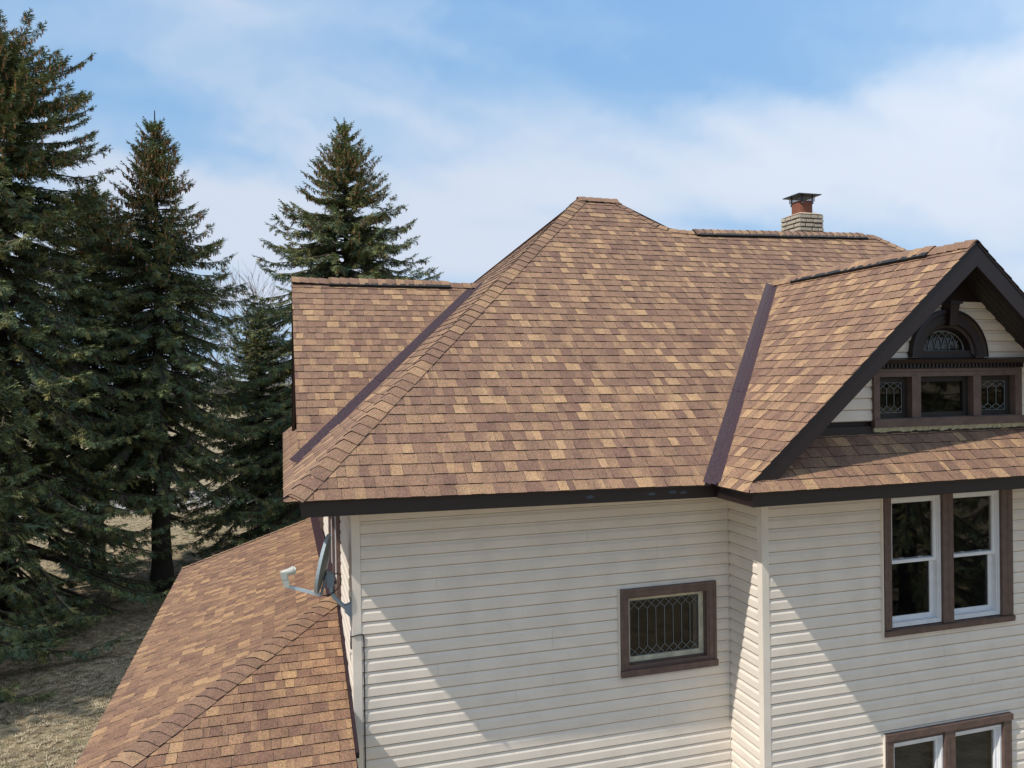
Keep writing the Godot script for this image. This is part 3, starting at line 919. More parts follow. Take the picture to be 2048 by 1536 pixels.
func build_windows() -> void:
	var bay := Transform3D(Basis.IDENTITY, P(0, 0, 0.652))
	casing_pair(bay, -2.822, -1.20, false)
	hung(bay, 5.955, -2.822, 6.681, -1.34, "white double-hung window beside the bay corner, above the lower pair", false)
	hung(bay, 6.840, -2.822, 7.561, -1.33, "white double-hung window right under the pent roof eave", false)
	casing_pair(bay, -5.50, -4.095, true)
	hung(bay, 5.955, -5.50, 6.681, -4.15, "lower white double-hung window with a closed blind", true)
	hung(bay, 6.840, -5.50, 7.561, -4.15, "lower white double-hung window with a blind", true)
	# leaded window in the front wall
	var f := Transform3D(Basis.IDENTITY, P(0, 0, 0))
	var w := holder("leaded_window", house)
	w.set_meta("label", "small leaded window with wide brown casing in the front wall")
	var mb := MB.new()
	mb.ring(f, 2.882, -3.233, 4.083, -2.268, [[0, 0], [0, 0.058], [0.030, 0.060], [0.040, 0.048], [0.085, 0.046], [0.092, 0.036], [0.110, 0.034], [0.114, -0.10]], BROWN)
	part("casing", mb, M.brown_trim, w)
	mb = MB.new()
	mb.hexa([f * Vector3(2.99, -3.15, -0.1), f * Vector3(3.975, -3.15, -0.1), f * Vector3(3.975, -3.10, -0.1), f * Vector3(2.99, -3.10, -0.1), f * Vector3(2.875, -3.238, 0.075), f * Vector3(4.09, -3.238, 0.075), f * Vector3(4.09, -3.165, 0.078), f * Vector3(2.875, -3.165, 0.078)], BROWN * 0.95)
	part("sill", mb, M.brown_trim, w)
	mb = MB.new()
	mb.box(f * Vector3(2.868, -3.24, 0.0), f * Vector3(2.880, -2.262, 0.05), POST)
	part("j_channel", mb, M.siding, w)
	mb = MB.new()
	mb.ring(f.translated_local(Vector3(0, 0, -0.05)), 2.99, -3.12, 3.975, -2.375, [[0, -0.03], [0, 0], [0.048, 0], [0.056, -0.012], [0.056, -0.03]], lin(205, 198, 172))
	part("sash", mb, M.brown_trim, w, "peeling cream sash")
	var gf := f.translated_local(Vector3(0, 0, -0.07))
	pane(w, gf, 3.045, -3.066, 3.92, -2.43)
	honeycomb(w, gf.translated_local(Vector3(0, 0, 0.006)), 3.05, -3.06, 3.915, -2.436, 8, 0.10)
	# side windows on the left wall, seen edge-on
	for s in [[-3.40, -1.62], [-7.40, -5.75]]:
		var lf := Transform3D(Basis(Vector3(0, 0, 1), Vector3.UP, Vector3(-1, 0, 0)), P(0, 0, 0))
		var c := holder("side_window", house)
		mb = MB.new()
		mb.ring(lf, s[0], -2.60, s[1], -1.16, [[0, 0], [0, 0.062], [0.11, 0.062], [0.112, -0.06]], BROWN)
		mb.box(P(-0.062, -2.5, (s[0] + s[1]) * 0.5 - 0.06), P(0.05, -1.2, (s[0] + s[1]) * 0.5 + 0.06), BROWN)
		part("casing", mb, M.brown_trim, c)
		mb = MB.new()
		for q in [[s[0] + 0.11, (s[0] + s[1]) * 0.5 - 0.06], [(s[0] + s[1]) * 0.5 + 0.06, s[1] - 0.11]]:
			mb.ring(lf, q[0], -2.50, q[1], -1.27, [[0, -0.05], [0, 0.03], [0.06, 0.03], [0.06, -0.05]], WHITE)
		part("sash", mb, M.vinyl, c)
		pane(c, lf.translated_local(Vector3(0, 0, -0.03)), s[0] + 0.1, -2.5, s[1] - 0.1, -1.27)
	# gable: three casements, dentil cornice, half-round window
	var gz := Transform3D(Basis.IDENTITY, P(0, 0, 0.80))
	var t := holder("gable_window_group", house)
	t.set_meta("label", "brown cased row of one wide and two leaded windows in the gable")
	mb = MB.new()
	mb.ring(gz, 5.605, -0.505, 7.725, 0.135, [[0, 0], [0, 0.05], [0.030, 0.052], [0.038, 0.040], [0.088, 0.040], [0.09, -0.08]], BROWN)
	part("casing", mb, M.brown_trim, t)
	for q in [[6.131, 6.254], [7.006, 7.12]]:
		mb = MB.new()
		mb.box(gz * Vector3(q[0], -0.42, -0.08), gz * Vector3(q[1], 0.05, 0.042), BROWN)
		part("mullion", mb, M.brown_trim, t)
	mb = MB.new()
	mb.box(gz * Vector3(5.60, -0.515, 0.0), gz * Vector3(7.735, -0.425, 0.066), BROWN)
	part("sill", mb, M.brown_trim, t)
	var idx := 0
	for q in [[5.693, 6.131, true], [6.254, 7.006, false], [7.12, 7.635, true]]:
		var sash := MB.new()
		sash.ring(gz.translated_local(Vector3(0, 0, -0.035)), q[0], -0.425, q[1], 0.047, [[0, -0.04], [0, 0], [0.058, 0], [0.064, -0.01], [0.064, -0.04]], DARK * 1.1)
		part("sash", sash, M.brown_trim, t)
		var pf := gz.translated_local(Vector3(0, 0, -0.055))
		pane(t, pf, q[0] + 0.06, -0.365, q[1] - 0.06, -0.013)
		if q[2]:
			honeycomb(t, pf.translated_local(Vector3(0, 0, 0.006)), q[0] + 0.066, -0.358, q[1] - 0.066, -0.02, 3, 0.075)
		idx += 1
	# ragged old caulk under the sill
	var rng := RandomNumberGenerator.new()
	rng.seed = 77
	mb = MB.new()
	var x := 5.60
	while x < 7.76:
		var d := rng.randf_range(0.02, 0.045)
		var a := rng.randf_range(0.018, 0.040)
		mb.hexa([gz * Vector3(x, -0.535 - a, 0.028), gz * Vector3(x + d + 0.004, -0.535 - a * 0.8, 0.028), gz * Vector3(x + d + 0.004, -0.513, 0.028), gz * Vector3(x, -0.513, 0.028), gz * Vector3(x, -0.535 - a, 0.052), gz * Vector3(x + d + 0.004, -0.535 - a * 0.8, 0.05), gz * Vector3(x + d + 0.004, -0.513, 0.058), gz * Vector3(x, -0.513, 0.060)], lin(214, 204, 168) * rng.randf_range(0.75, 1.0))
		x += d
	part("caulk_strip", mb, M.stone, t, "ragged cream caulk below the sill")
	# cornice
	var cor := holder("cornice", house)
	mb = MB.new()
	mb.hexa([gz * Vector3(5.58, 0.19, 0), gz * Vector3(7.75, 0.19, 0), gz * Vector3(7.82, 0.262, 0), gz * Vector3(5.55, 0.262, 0), gz * Vector3(5.56, 0.19, 0.09), gz * Vector3(7.76, 0.19, 0.09), gz * Vector3(7.82, 0.235, 0.14), gz * Vector3(5.53, 0.235, 0.14)], DARK)
	mb.box(gz * Vector3(5.57, 0.137, 0), gz * Vector3(7.75, 0.19, 0.05), DARK)
	part("shelf", mb, M.dark_trim, cor)
	x = 5.60
	while x < 7.72:
		mb = MB.new()
		mb.box(gz * Vector3(x, 0.146, 0.05), gz * Vector3(x + 0.028, 0.188, 0.082), DARK)
		part("dentil", mb, M.dark_trim, cor)
		x += 0.052
	# half-round window
	var arch := holder("half_round_window", house)
	arch.set_meta("label", "half-round leaded window with dark arched surround and keystone")
	var cx := 6.645
	var cy := 0.262
	var N := 36
	var prof := [[0.545, 0.0], [0.545, 0.085], [0.505, 0.095], [0.485, 0.07], [0.40, 0.066], [0.385, 0.04], [0.345, 0.03], [0.325, -0.03], [0.312, -0.06]]
	mb = MB.new()
	for i in N:
		var a0 := PI * i / N
		var a1 := PI * (i + 1) / N
		for q in prof.size() - 1:
			var p0: Array = prof[q]
			var p1: Array = prof[q + 1]
			var sy := func(r: float) -> float: return r if r > 0.4 else lerpf(0.235, 0.39, clampf((r - 0.312) / 0.088, 0, 1)) 
			var lift := func(r: float) -> float: return 0.0 if r > 0.4 else lerpf(0.073, 0.0, clampf((r - 0.312) / 0.088, 0, 1))
			var v0 := gz * Vector3(cx + p0[0] * cos(a0), cy + lift.call(p0[0]) + sy.call(p0[0]) * sin(a0), p0[1])
			var v1 := gz * Vector3(cx + p0[0] * cos(a1), cy + lift.call(p0[0]) + sy.call(p0[0]) * sin(a1), p0[1])
			var v2 := gz * Vector3(cx + p1[0] * cos(a1), cy + lift.call(p1[0]) + sy.call(p1[0]) * sin(a1), p1[1])
			var v3 := gz * Vector3(cx + p1[0] * cos(a0), cy + lift.call(p1[0]) + sy.call(p1[0]) * sin(a0), p1[1])
			mb.quad(v0, v1, v2, v3, DARK)
	mb.box(gz * Vector3(cx - 0.42, cy - 0.01, -0.06), gz * Vector3(cx + 0.42, cy + 0.074, 0.02), DARK)
	part("arched_surround", mb, M.dark_trim, arch)
	mb = MB.new()
	mb.hexa([gz * Vector3(cx - 0.045, 0.62, 0.0), gz * Vector3(cx + 0.045, 0.62, 0.0), gz * Vector3(cx + 0.065, 0.86, 0.0), gz * Vector3(cx - 0.065, 0.86, 0.0), gz * Vector3(cx - 0.045, 0.62, 0.11), gz * Vector3(cx + 0.045, 0.62, 0.11), gz * Vector3(cx + 0.065, 0.86, 0.15), gz * Vector3(cx - 0.065, 0.86, 0.15)], DARK)
	mb.box(gz * Vector3(cx - 0.085, 0.862, 0.0), gz * Vector3(cx + 0.085, 0.895, 0.17), DARK)
	part("keystone", mb, M.dark_trim, arch)
	mb = MB.new()
	var gl := gz.translated_local(Vector3(0, 0, -0.05))
	for i in N:
		var a0 := PI * i / N
		var a1 := PI * (i + 1) / N
		mb.tri(gl * Vector3(cx, 0.335, 0), gl * Vector3(cx + 0.325 * cos(a0), 0.335 + 0.245 * sin(a0), 0), gl * Vector3(cx + 0.325 * cos(a1), 0.335 + 0.245 * sin(a1), 0), Color.WHITE)
	part("pane", mb, M.glass, arch)
	mb = MB.new()
	var cf := gl.translated_local(Vector3(0, 0, 0.006))
	for k in 7:
		var bx0 := cx - 0.30 + 0.10 * k
		for sgn in [-1.0, 1.0]:
			var prev := Vector2(bx0, 0.336)
			for i in range(1, 9):
				var a := i / 8.0
				var q := Vector2(bx0 + sgn * 0.16 * (1 - cos(a * 1.5)) , 0.336 + 0.225 * sin(a * 1.5))
				var e := Vector2((q.x - cx) / 0.315, (q.y - 0.336) / 0.235)
				if e.length() > 1.0:
					break
				came(mb, cf, prev, q, 0.005)
				prev = q
	came(mb, cf, Vector2(cx - 0.31, 0.338), Vector2(cx + 0.31, 0.338), 0.008)
	var pv := Vector2(cx + 0.312, 0.336)
	for i in range(1, 25):
		var q := Vector2(cx + 0.312 * cos(PI * i / 24), 0.336 + 0.232 * sin(PI * i / 24))
		came(mb, cf, pv, q, 0.008)
		pv = q
	part("lead_came", mb, M.plain, arch)

# ---------------------------------------------------------------- chimney
func build_chimney() -> void:
	var ch := holder("chimney", house)
	ch.set_meta("label", "pale stone block chimney with red clay flue and black cap")
	var x0 := 9.42
	var x1 := 10.02
	var z0 := -6.05
	var z1 := -5.45
	var top := 3.36
	var mb := MB.new()
	mb.box(P(x0 + 0.02, 0.2, z0 + 0.02), P(x1 - 0.02, top - 0.01, z1 - 0.02), lin(96, 88, 80))
	part("core", mb, M.mortar, ch)
	var rng := RandomNumberGenerator.new()
	rng.seed = 41
	for row in 9:
		var ya := top - 0.088 * (row + 1)
		var yb := ya + 0.079
		for face in 2:                      # 0 front, 1 left
			var p := -0.003 if (row + face) % 2 == 0 else -0.0
			var along := 0.0
			while along < 0.6 - 0.02:
				var l := rng.randf_range(0.15, 0.34)
				if 0.6 - along - l < 0.08:
					l = 0.6 - along
				var a := along + 0.006
				var b := along + l - 0.006
				var out := rng.randf_range(0.0, 0.014)
				var g := rng.randf_range(0.78, 1.0)
				var col := lin(226, 216, 198) * g
				mb = MB.new()
				var q := []
				var ch_ := 0.012
				for s in [[-0.05, 0.0], [out, ch_]]:
					var zz: float = s[0]
					var i: float = s[1]
					for c in [[a + i, ya + i], [b - i, ya + i], [b - i, yb - i], [a + i, yb - i]]:
						if face == 0:
							q.append(P(x0 + c[0], c[1], z1 + zz + p))
						else:
							q.append(P(x0 - zz - p, c[1], z0 + c[0]))
				mb.hexa(q, col)
				part("stone", mb, M.stone, ch)
				along += l
	mb = MB.new()
	var cxm := (x0 + x1) * 0.5
	var czm := (z0 + z1) * 0.5
	mb.hexa([P(x0 + 0.01, top, z0 + 0.01), P(x1 - 0.01, top, z0 + 0.01), P(cxm + 0.17, top + 0.055, czm - 0.17), P(cxm - 0.17, top + 0.055, czm - 0.17), P(x0 + 0.01, top, z1 - 0.01), P(x1 - 0.01, top, z1 - 0.01), P(cxm + 0.17, top + 0.055, czm + 0.17), P(cxm - 0.17, top + 0.055, czm + 0.17)], lin(205, 182, 158))
	part("mortar_wash", mb, M.mortar, ch)
	# rounded square flue
	mb = MB.new()
	var ringp := []
	for i in 24:
		var a := TAU * i / 24
		var r := 0.165
		var p := Vector2(cos(a), sin(a))
		p = p / pow(pow(absf(p.x), 5.0) + pow(absf(p.y), 5.0), 0.2) * r
		ringp.append(p)
	for i in 24:
		var p: Vector2 = ringp[i]
		var q: Vector2 = ringp[(i + 1) % 24]
		mb.quad(P(cxm + q.x, top, czm + q.y), P(cxm + p.x, top, czm + p.y), P(cxm + p.x, top + 0.30, czm + p.y), P(cxm + q.x, top + 0.30, czm + q.y), lin(156, 96, 76))
		mb.quad(P(cxm + q.x, top + 0.30, czm + q.y), P(cxm + p.x, top + 0.30, czm + p.y), P(cxm + p.x * 0.85, top + 0.30, czm + p.y * 0.85), P(cxm + q.x * 0.85, top + 0.30, czm + q.y * 0.85), lin(120, 80, 66))
		mb.quad(P(cxm + p.x * 0.85, top, czm + p.y * 0.85), P(cxm + q.x * 0.85, top, czm + q.y * 0.85), P(cxm + q.x * 0.85, top + 0.30, czm + q.y * 0.85), P(cxm + p.x * 0.85, top + 0.30, czm + p.y * 0.85), lin(60, 45, 40))
	part("clay_flue", mb, M.clay, ch)
	mb = MB.new()
	var ct := top + 0.415
	var hw := 0.27
	var cc := [P(cxm - hw, ct - 0.01, czm + hw), P(cxm + hw, ct - 0.01, czm + hw), P(cxm + hw, ct - 0.01, czm - hw), P(cxm - hw, ct - 0.01, czm - hw)]
	for i in 4:
		var a: Vector3 = cc[i]
		var b: Vector3 = cc[(i + 1) % 4]
		mb.tri(a + Vector3(0, 0.018, 0), b + Vector3(0, 0.018, 0), P(cxm, ct + 0.055, czm), lin(42, 52, 58))
		mb.tri(b, a, P(cxm, ct + 0.035, czm), lin(30, 30, 32))
		mb.quad(a, b, b + Vector3(0, 0.018, 0), a + Vector3(0, 0.018, 0), lin(46, 58, 66))
	part("cap_lid", mb, M.metal, ch, "black peaked metal chimney cap")
	for s in [[-1, -1], [1, -1], [1, 1], [-1, 1]]:
		mb = MB.new()
		var bx: float = cxm + s[0] * 0.12
		var bz: float = czm + s[1] * 0.172
		mb.box(P(bx - 0.012, top + 0.23, bz - 0.008), P(bx + 0.012, ct + 0.02, bz + 0.008), lin(34, 34, 36))
		mb.box(P(bx - 0.022, top + 0.235, bz - 0.012), P(bx + 0.022, top + 0.275, bz + 0.012), lin(120, 112, 104))
		part("cap_leg", mb, M.metal, ch)
	mb = MB.new()
	for side in 4:
		var rt := Basis(Vector3.UP, PI * 0.5 * side)
		for i in 15:
			for e in [1.0, -1.0]:
				var u := -0.175 + 0.025 * i
				var a := rt * Vector3(u, 0, 0.178) + P(cxm, top + 0.285, czm)
				var b := rt * Vector3(clampf(u + e * 0.055, -0.178, 0.178), 0.115, 0.178) + P(cxm, top + 0.285, czm)
				mb.beam(a, b, rt * Vector3(0, 0, 1), 0.003, 0.003, lin(120, 124, 126))
	part("spark_mesh", mb, M.metal, ch)

# ---------------------------------------------------------------- satellite dish and cables
func build_dish() -> void:
	var t := thing("satellite_dish", "grey satellite dish on a bent mast at the house corner above the porch roof", "satellite dish", P(-0.02, -2.30, -0.10))
	var o := t.position
	var steel := lin(150, 166, 176)
	var mb := MB.new()
	mb.hexa([P(-0.026, -2.36, -0.22) - o, P(-0.018, -2.36, -0.22) - o, P(-0.018, -2.14, -0.22) - o, P(-0.026, -2.14, -0.22) - o, P(-0.026, -2.36, -0.05) - o, P(-0.018, -2.36, -0.05) - o, P(-0.018, -2.14, -0.05) - o, P(-0.026, -2.14, -0.05) - o], steel)
	mb.hexa([P(-0.085, -2.26, -0.15) - o, P(-0.02, -2.33, -0.15) - o, P(-0.02, -2.17, -0.15) - o, P(-0.085, -2.19, -0.15) - o, P(-0.085, -2.26, -0.09) - o, P(-0.02, -2.33, -0.09) - o, P(-0.02, -2.17, -0.09) - o, P(-0.085, -2.19, -0.09) - o], steel)
	part("wall_foot", mb, M.metal, t)
	mb = MB.new()
	var z := -0.12
	mb.tube([P(-0.05, -2.245, z) - o, P(-0.13, -2.165, z) - o, P(-0.185, -2.105, z) - o, P(-0.213, -2.06, z) - o, P(-0.220, -2.00, z) - o, P(-0.222, -1.90, z) - o], [0.021, 0.021, 0.021, 0.021, 0.021, 0.021], 14, steel)
	part("mast", mb, M.metal, t)
	mb = MB.new()
	mb.hexa([P(-0.262, -1.99, z - 0.045) - o, P(-0.192, -1.985, z - 0.045) - o, P(-0.185, -1.865, z - 0.045) - o, P(-0.262, -1.815, z - 0.045) - o, P(-0.262, -1.99, z + 0.045) - o, P(-0.192, -1.985, z + 0.045) - o, P(-0.185, -1.865, z + 0.045) - o, P(-0.262, -1.815, z + 0.045) - o], lin(122, 138, 150))
	mb.hexa([P(-0.325, -2.07, z - 0.04) - o, P(-0.300, -2.05, z - 0.04) - o, P(-0.25, -1.86, z - 0.04) - o, P(-0.27, -1.86, z - 0.04) - o, P(-0.325, -2.07, z + 0.04) - o, P(-0.300, -2.05, z + 0.04) - o, P(-0.25, -1.86, z + 0.04) - o, P(-0.27, -1.86, z + 0.04) - o], lin(112, 128, 140))
	part("bracket", mb, M.metal, t)
	# reflector: shallow elliptical bowl facing left and up
	var axis := Vector3(-0.955, 0.205, -0.21).normalized()
	var up := (Vector3.UP - axis * axis.y).normalized()
	var side := axis.cross(up).normalized()
	var c := P(-0.300, -1.752, z) - o
	mb = MB.new()
	var N := 40
	var R := 7
	var f := func(i: int, r: float, back: float) -> Vector3:
		var a := TAU * i / N
		var q := up * (0.293 * r * sin(a)) + side * (0.25 * r * cos(a))
		return c + q + axis * (0.05 * r * r - 0.05 - back)
	for i in N:
		for k in R:
			var ra := float(k) / R
			var rb := float(k + 1) / R
			mb.quad(f.call(i, ra, 0.0), f.call(i, rb, 0.0), f.call(i + 1, rb, 0.0), f.call(i + 1, ra, 0.0), lin(158, 166, 166))
			mb.quad(f.call(i, rb, 0.006), f.call(i, ra, 0.006), f.call(i + 1, ra, 0.006), f.call(i + 1, rb, 0.006), lin(112, 118, 116))
	part("reflector", mb, M.metal, t)
	mb = MB.new()
	for i in N:
		var ri: Vector3 = f.call(i, 1.0, 0.0)
		var rj: Vector3 = f.call(i + 1, 1.0, 0.0)
		mb.beam(ri - axis * 0.006, rj - axis * 0.006, axis, 0.012, 0.030, lin(176, 192, 198))
	part("rim", mb, M.metal, t)
	mb = MB.new()
	mb.beam(P(-0.318, -2.065, z) - o, P(-0.655, -1.945, z) - o, Vector3.UP, 0.026, 0.030, lin(190, 206, 216))
	part("feed_arm", mb, M.metal, t)
	var pl := lin(186, 190, 182)
	mb = MB.new()
	mb.hexa([P(-0.672, -1.955, z - 0.032) - o, P(-0.620, -1.955, z - 0.032) - o, P(-0.640, -1.80, z - 0.032) - o, P(-0.705, -1.815, z - 0.032) - o, P(-0.672, -1.955, z + 0.032) - o, P(-0.620, -1.955, z + 0.032) - o, P(-0.640, -1.80, z + 0.032) - o, P(-0.705, -1.815, z + 0.032) - o], pl)
	mb.hexa([P(-0.700, -1.87, z - 0.035) - o, P(-0.640, -1.875, z - 0.035) - o, P(-0.640, -1.80, z - 0.035) - o, P(-0.705, -1.80, z - 0.035) - o, P(-0.700, -1.87, z + 0.035) - o, P(-0.640, -1.875, z + 0.035) - o, P(-0.640, -1.80, z + 0.035) - o, P(-0.705, -1.80, z + 0.035) - o], pl)
	mb.tube([P(-0.69, -1.825, z) - o, P(-0.615, -1.805, z) - o, P(-0.575, -1.795, z) - o], [0.034, 0.036, 0.047], 16, pl)
	part("feed_housing", mb, M.metal, t)
	mb = MB.new()
	mb.tube([P(-0.576, -1.795, z) - o, P(-0.566, -1.792, z) - o, P(-0.556, -1.790, z) - o], [0.041, 0.036, 0.016], 16, lin(206, 212, 208))
	part("feed_horn", mb, M.vinyl, t)
	mb = MB.new()
	var loop := []
	for p in [[-0.215, -1.885], [-0.19, -1.862], [-0.155, -1.853], [-0.128, -1.872], [-0.118, -1.915], [-0.125, -1.965], [-0.150, -2.005], [-0.185, -2.035], [-0.225, -2.062], [-0.265, -2.072], [-0.305, -2.062]]:
		loop.append(P(p[0], p[1], z + 0.03) - o)
	var rr := []
	rr.resize(loop.size())
	rr.fill(0.0055)
	mb.tube(loop, rr, 8, lin(20, 20, 22))
	part("cable", mb, M.rubber, t)
	# coax cable down the corner post
	var cb := thing("coax_cable", "black cable wrapped round the corner post and running down the siding", "cable", P(0.08, -6.4, 0.03))
	o = cb.position
	mb = MB.new()
	var pts := [P(-0.030, -2.62, -0.04) - o, P(-0.033, -2.52, -0.045) - o, P(-0.030, -2.487, -0.03) - o, P(-0.028, -2.475, 0.01) - o, P(-0.015, -2.47, 0.030) - o, P(0.04, -2.462, 0.030) - o, P(0.074, -2.462, 0.029) - o, P(0.086, -2.475, 0.026) - o, P(0.088, -2.52, 0.024) - o, P(0.086, -3.2, 0.024) - o, P(0.084, -4.0, 0.024) - o, P(0.086, -6.4, 0.024) - o]
	rr = []
	rr.resize(pts.size())
	rr.fill(0.006)
	mb.tube(pts, rr, 8, lin(20, 20, 22))
	part("cable", mb, M.rubber, cb)
	mb = MB.new()
	mb.box(P(-0.04, -2.60, -0.062) - o, P(-0.026, -2.49, -0.035) - o, lin(38, 42, 52))
	part("splice_block", mb, M.rubber, cb)

# ---------------------------------------------------------------- plants
func sprig_mesh() -> ArrayMesh:
	var mb := MB.new()
	var rng := RandomNumberGenerator.new()
	rng.seed = 5
	var twig := func(a: Vector3, b: Vector3, r: float) -> void:
		var d := (b - a).normalized()
		var s := d.cross(Vector3(0.1, 1, 0.05)).normalized().rotated(d, rng.randf_range(-1.0, 1.0))
		var m := a.lerp(b, 0.4)
		mb.tri(a, m + s * r, b, Color.WHITE)
		mb.tri(a, b, m - s * r, Color.WHITE)
	twig.call(Vector3.ZERO, Vector3(0, 0.02, 1.0), 0.055)
	for i in 7:
		var z := 0.06 + 0.125 * i
		for s in [-1.0, 1.0]:
			var l := (0.54 - 0.05 * i) * rng.randf_range(0.75, 1.2)
			twig.call(Vector3(0, 0, z), Vector3(s * l * rng.randf_range(0.55, 0.8), rng.randf_range(-0.22, 0.10), z + l * 0.75), 0.046)
	return mb.mesh(M.needles)

func cone_mesh() -> ArrayMesh:
	var mb := MB.new()
	mb.tube([Vector3(0, 0, 0), Vector3(0, -0.25, 0), Vector3(0, -0.7, 0), Vector3(0, -1, 0)], [0.05, 0.16, 0.15, 0.02], 6, Color.WHITE)
	return mb.mesh(M.twig)

var SPRIG: ArrayMesh
var CONE: ArrayMesh

# wide = [[metres below the top, radius], ...]
func spruce(label: String, at: Vector3, height: float, wide: Array, base: float, seed_: int, tone: Color, cone_share: float, trunk_r := 0.33, dens := 1.0) -> void:
	var t := thing("spruce_tree", label, "tree", at, "spruces beside the house")
	var rng := RandomNumberGenerator.new()
	rng.seed = seed_
	var mb := MB.new()
	var tp := []
	var tr := []
	for i in 15:
		var f := i / 14.0
		tp.append(Vector3(rng.randf_range(-0.04, 0.04) * (1 - f), f * (height + 0.45) - 0.1, rng.randf_range(-0.04, 0.04) * (1 - f)))
		tr.append(lerpf(trunk_r, 0.015, pow(f, 0.8)) * (1.25 if i == 0 else 1.0))
	mb.tube(tp, tr, 12, lin(66, 56, 48))
	part("trunk", mb, M.bark, t)
	var wood := MB.new()
	var xf := []
	var cols := []
	var cx := []
	var cc := []
	var h := base
	var rad := func(d: float) -> float:
		for i in wide.size() - 1:
			if d <= wide[i + 1][0]:
				return lerpf(wide[i][1], wide[i + 1][1], (d - wide[i][0]) / (wide[i + 1][0] - wide[i][0]))
		return wide[wide.size() - 1][1]
	var az := rng.randf() * TAU
	while h < height - 0.15:
		var d := height - h
		var f := clampf(d / height, 0, 1)
		var nb := 9 if d < 6.0 and d > 0.8 else 7 if d > 6.0 else 6
		for b in nb:
			az += TAU / nb + rng.randf_range(-0.35, 0.35)
			var L: float = rad.call(d) * rng.randf_range(0.78, 1.15)
			var hj := rng.randf_range(-0.18, 0.18)
			if rng.randf() < 0.12:
				L *= 0.6
			var rise := lerpf(0.75, -0.12, clampf(d / 7.0, 0, 1)) + rng.randf_range(-0.12, 0.12)
			var droop := lerpf(0.25, 0.75, clampf(d / 9.0, 0, 1)) * rng.randf_range(0.7, 1.2)
			var out := Vector3(cos(az), 0, sin(az))
			var pts := []
			var rd := []
			var n := 6
			for i in n + 1:
				var s := float(i) / n
				var y := L * (rise * s - droop * s * s + (droop * 0.55 + 0.12) * s * s * s * s) + hj
				pts.append(Vector3(0, h, 0) + out * L * s + Vector3(0, y, 0) + Vector3(rng.randf_range(-0.03, 0.03), 0, rng.randf_range(-0.03, 0.03)) * L * 0.5)
				rd.append(lerpf(0.012 + 0.011 * L, 0.004, s))
			wood.tube(pts, rd, 4, lin(74, 64, 54))
			var step := (0.105 if d > 6.0 else 0.09) / dens
			var start := 0.12 if d < 4 else lerpf(0.16, 0.34, clampf((d - 4) / 8.0, 0, 1))
			var q := L * start
			while q < L:
				var s := q / L
				var fi := clampf(s * n, 0, n - 0.001)
				var i0 := int(fi)
				var p: Vector3 = pts[i0].lerp(pts[i0 + 1], fi - i0)
				var dir: Vector3 = (pts[i0 + 1] - pts[i0]).normalized()
				for sd in [-1.0, 1.0]:
					var an: float = sd * rng.randf_range(0.35, 1.15)
					var dd := dir.rotated(Vector3.UP, an)
					var hang := rng.randf_range(0.0, 0.6) + (0.9 if rng.randf() < 0.4 and d > 3.5 else 0.0)
					dd = (dd + Vector3(0, -hang, 0)).normalized()
					var len := lerpf(0.56, 0.27, s) * rng.randf_range(0.65, 1.15) * clampf(0.45 + L * 0.22, 0.45, 1.0)
					var side := dd.cross(Vector3.UP).normalized()
					var upv := side.cross(dd).normalized()
					var roll := rng.randf_range(-0.7, 0.7)
					var bs := Basis(side.rotated(dd, roll) * len, upv.rotated(dd, roll) * len, dd * len)
					bs.x = -bs.x
					xf.append(Transform3D(bs, p))
					var cshade := rng.randf_range(0.65, 1.35)
					var col := tone * cshade
					var pick := rng.randf()
					if pick < 0.16:
						col = lin(128, 124, 72) * cshade
					elif pick < 0.36:
						col = lin(86, 106, 80) * cshade
					elif pick < 0.40 + 0.14 * f and s < 0.7:
						col = lin(96, 88, 76) * cshade
					cols.append(col)
					if d < height * 0.34 and s > 0.45 and rng.randf() < cone_share * clampf(1.9 - d * 0.34, 0.12, 1.3):
						var cl := rng.randf_range(0.10, 0.15)
						cx.append(Transform3D(Basis(Vector3.RIGHT * cl, Vector3.UP * cl, Vector3.BACK * cl), p + dd * len * 0.6))
						cc.append(lin(150, 110, 70) * rng.randf_range(0.6, 1.15))
				q += step * rng.randf_range(0.75, 1.3)
			# tip
			var tdir: Vector3 = (pts[n] - pts[n - 1]).normalized()
			var ts := tdir.cross(Vector3.UP).normalized()
			xf.append(Transform3D(Basis(-ts * 0.42, ts.cross(tdir) * 0.42, tdir * 0.42), pts[n] - tdir * 0.12))
			cols.append(tone * rng.randf_range(0.9, 1.4))
		h += (0.28 if d > 3 else 0.22) * rng.randf_range(0.8, 1.2) / dens
	for i in 5:
		var a := TAU * i / 5
		var dr := Vector3(cos(a) * 0.35, 1, sin(a) * 0.35).normalized()
		var s := dr.cross(Vector3.FORWARD).normalized()
		xf.append(Transform3D(Basis(s * 0.3, s.cross(dr) * 0.3, dr * 0.5), Vector3(0, height - 0.45, 0)))
		cols.append(tone)
	part("branches", wood, M.twig, t)
	copies("crown", SPRIG, xf, cols, t).set_meta("kind", "stuff")
	if cx.size() > 0:
		copies("cones", CONE, cx, cc, t).set_meta("kind", "stuff")

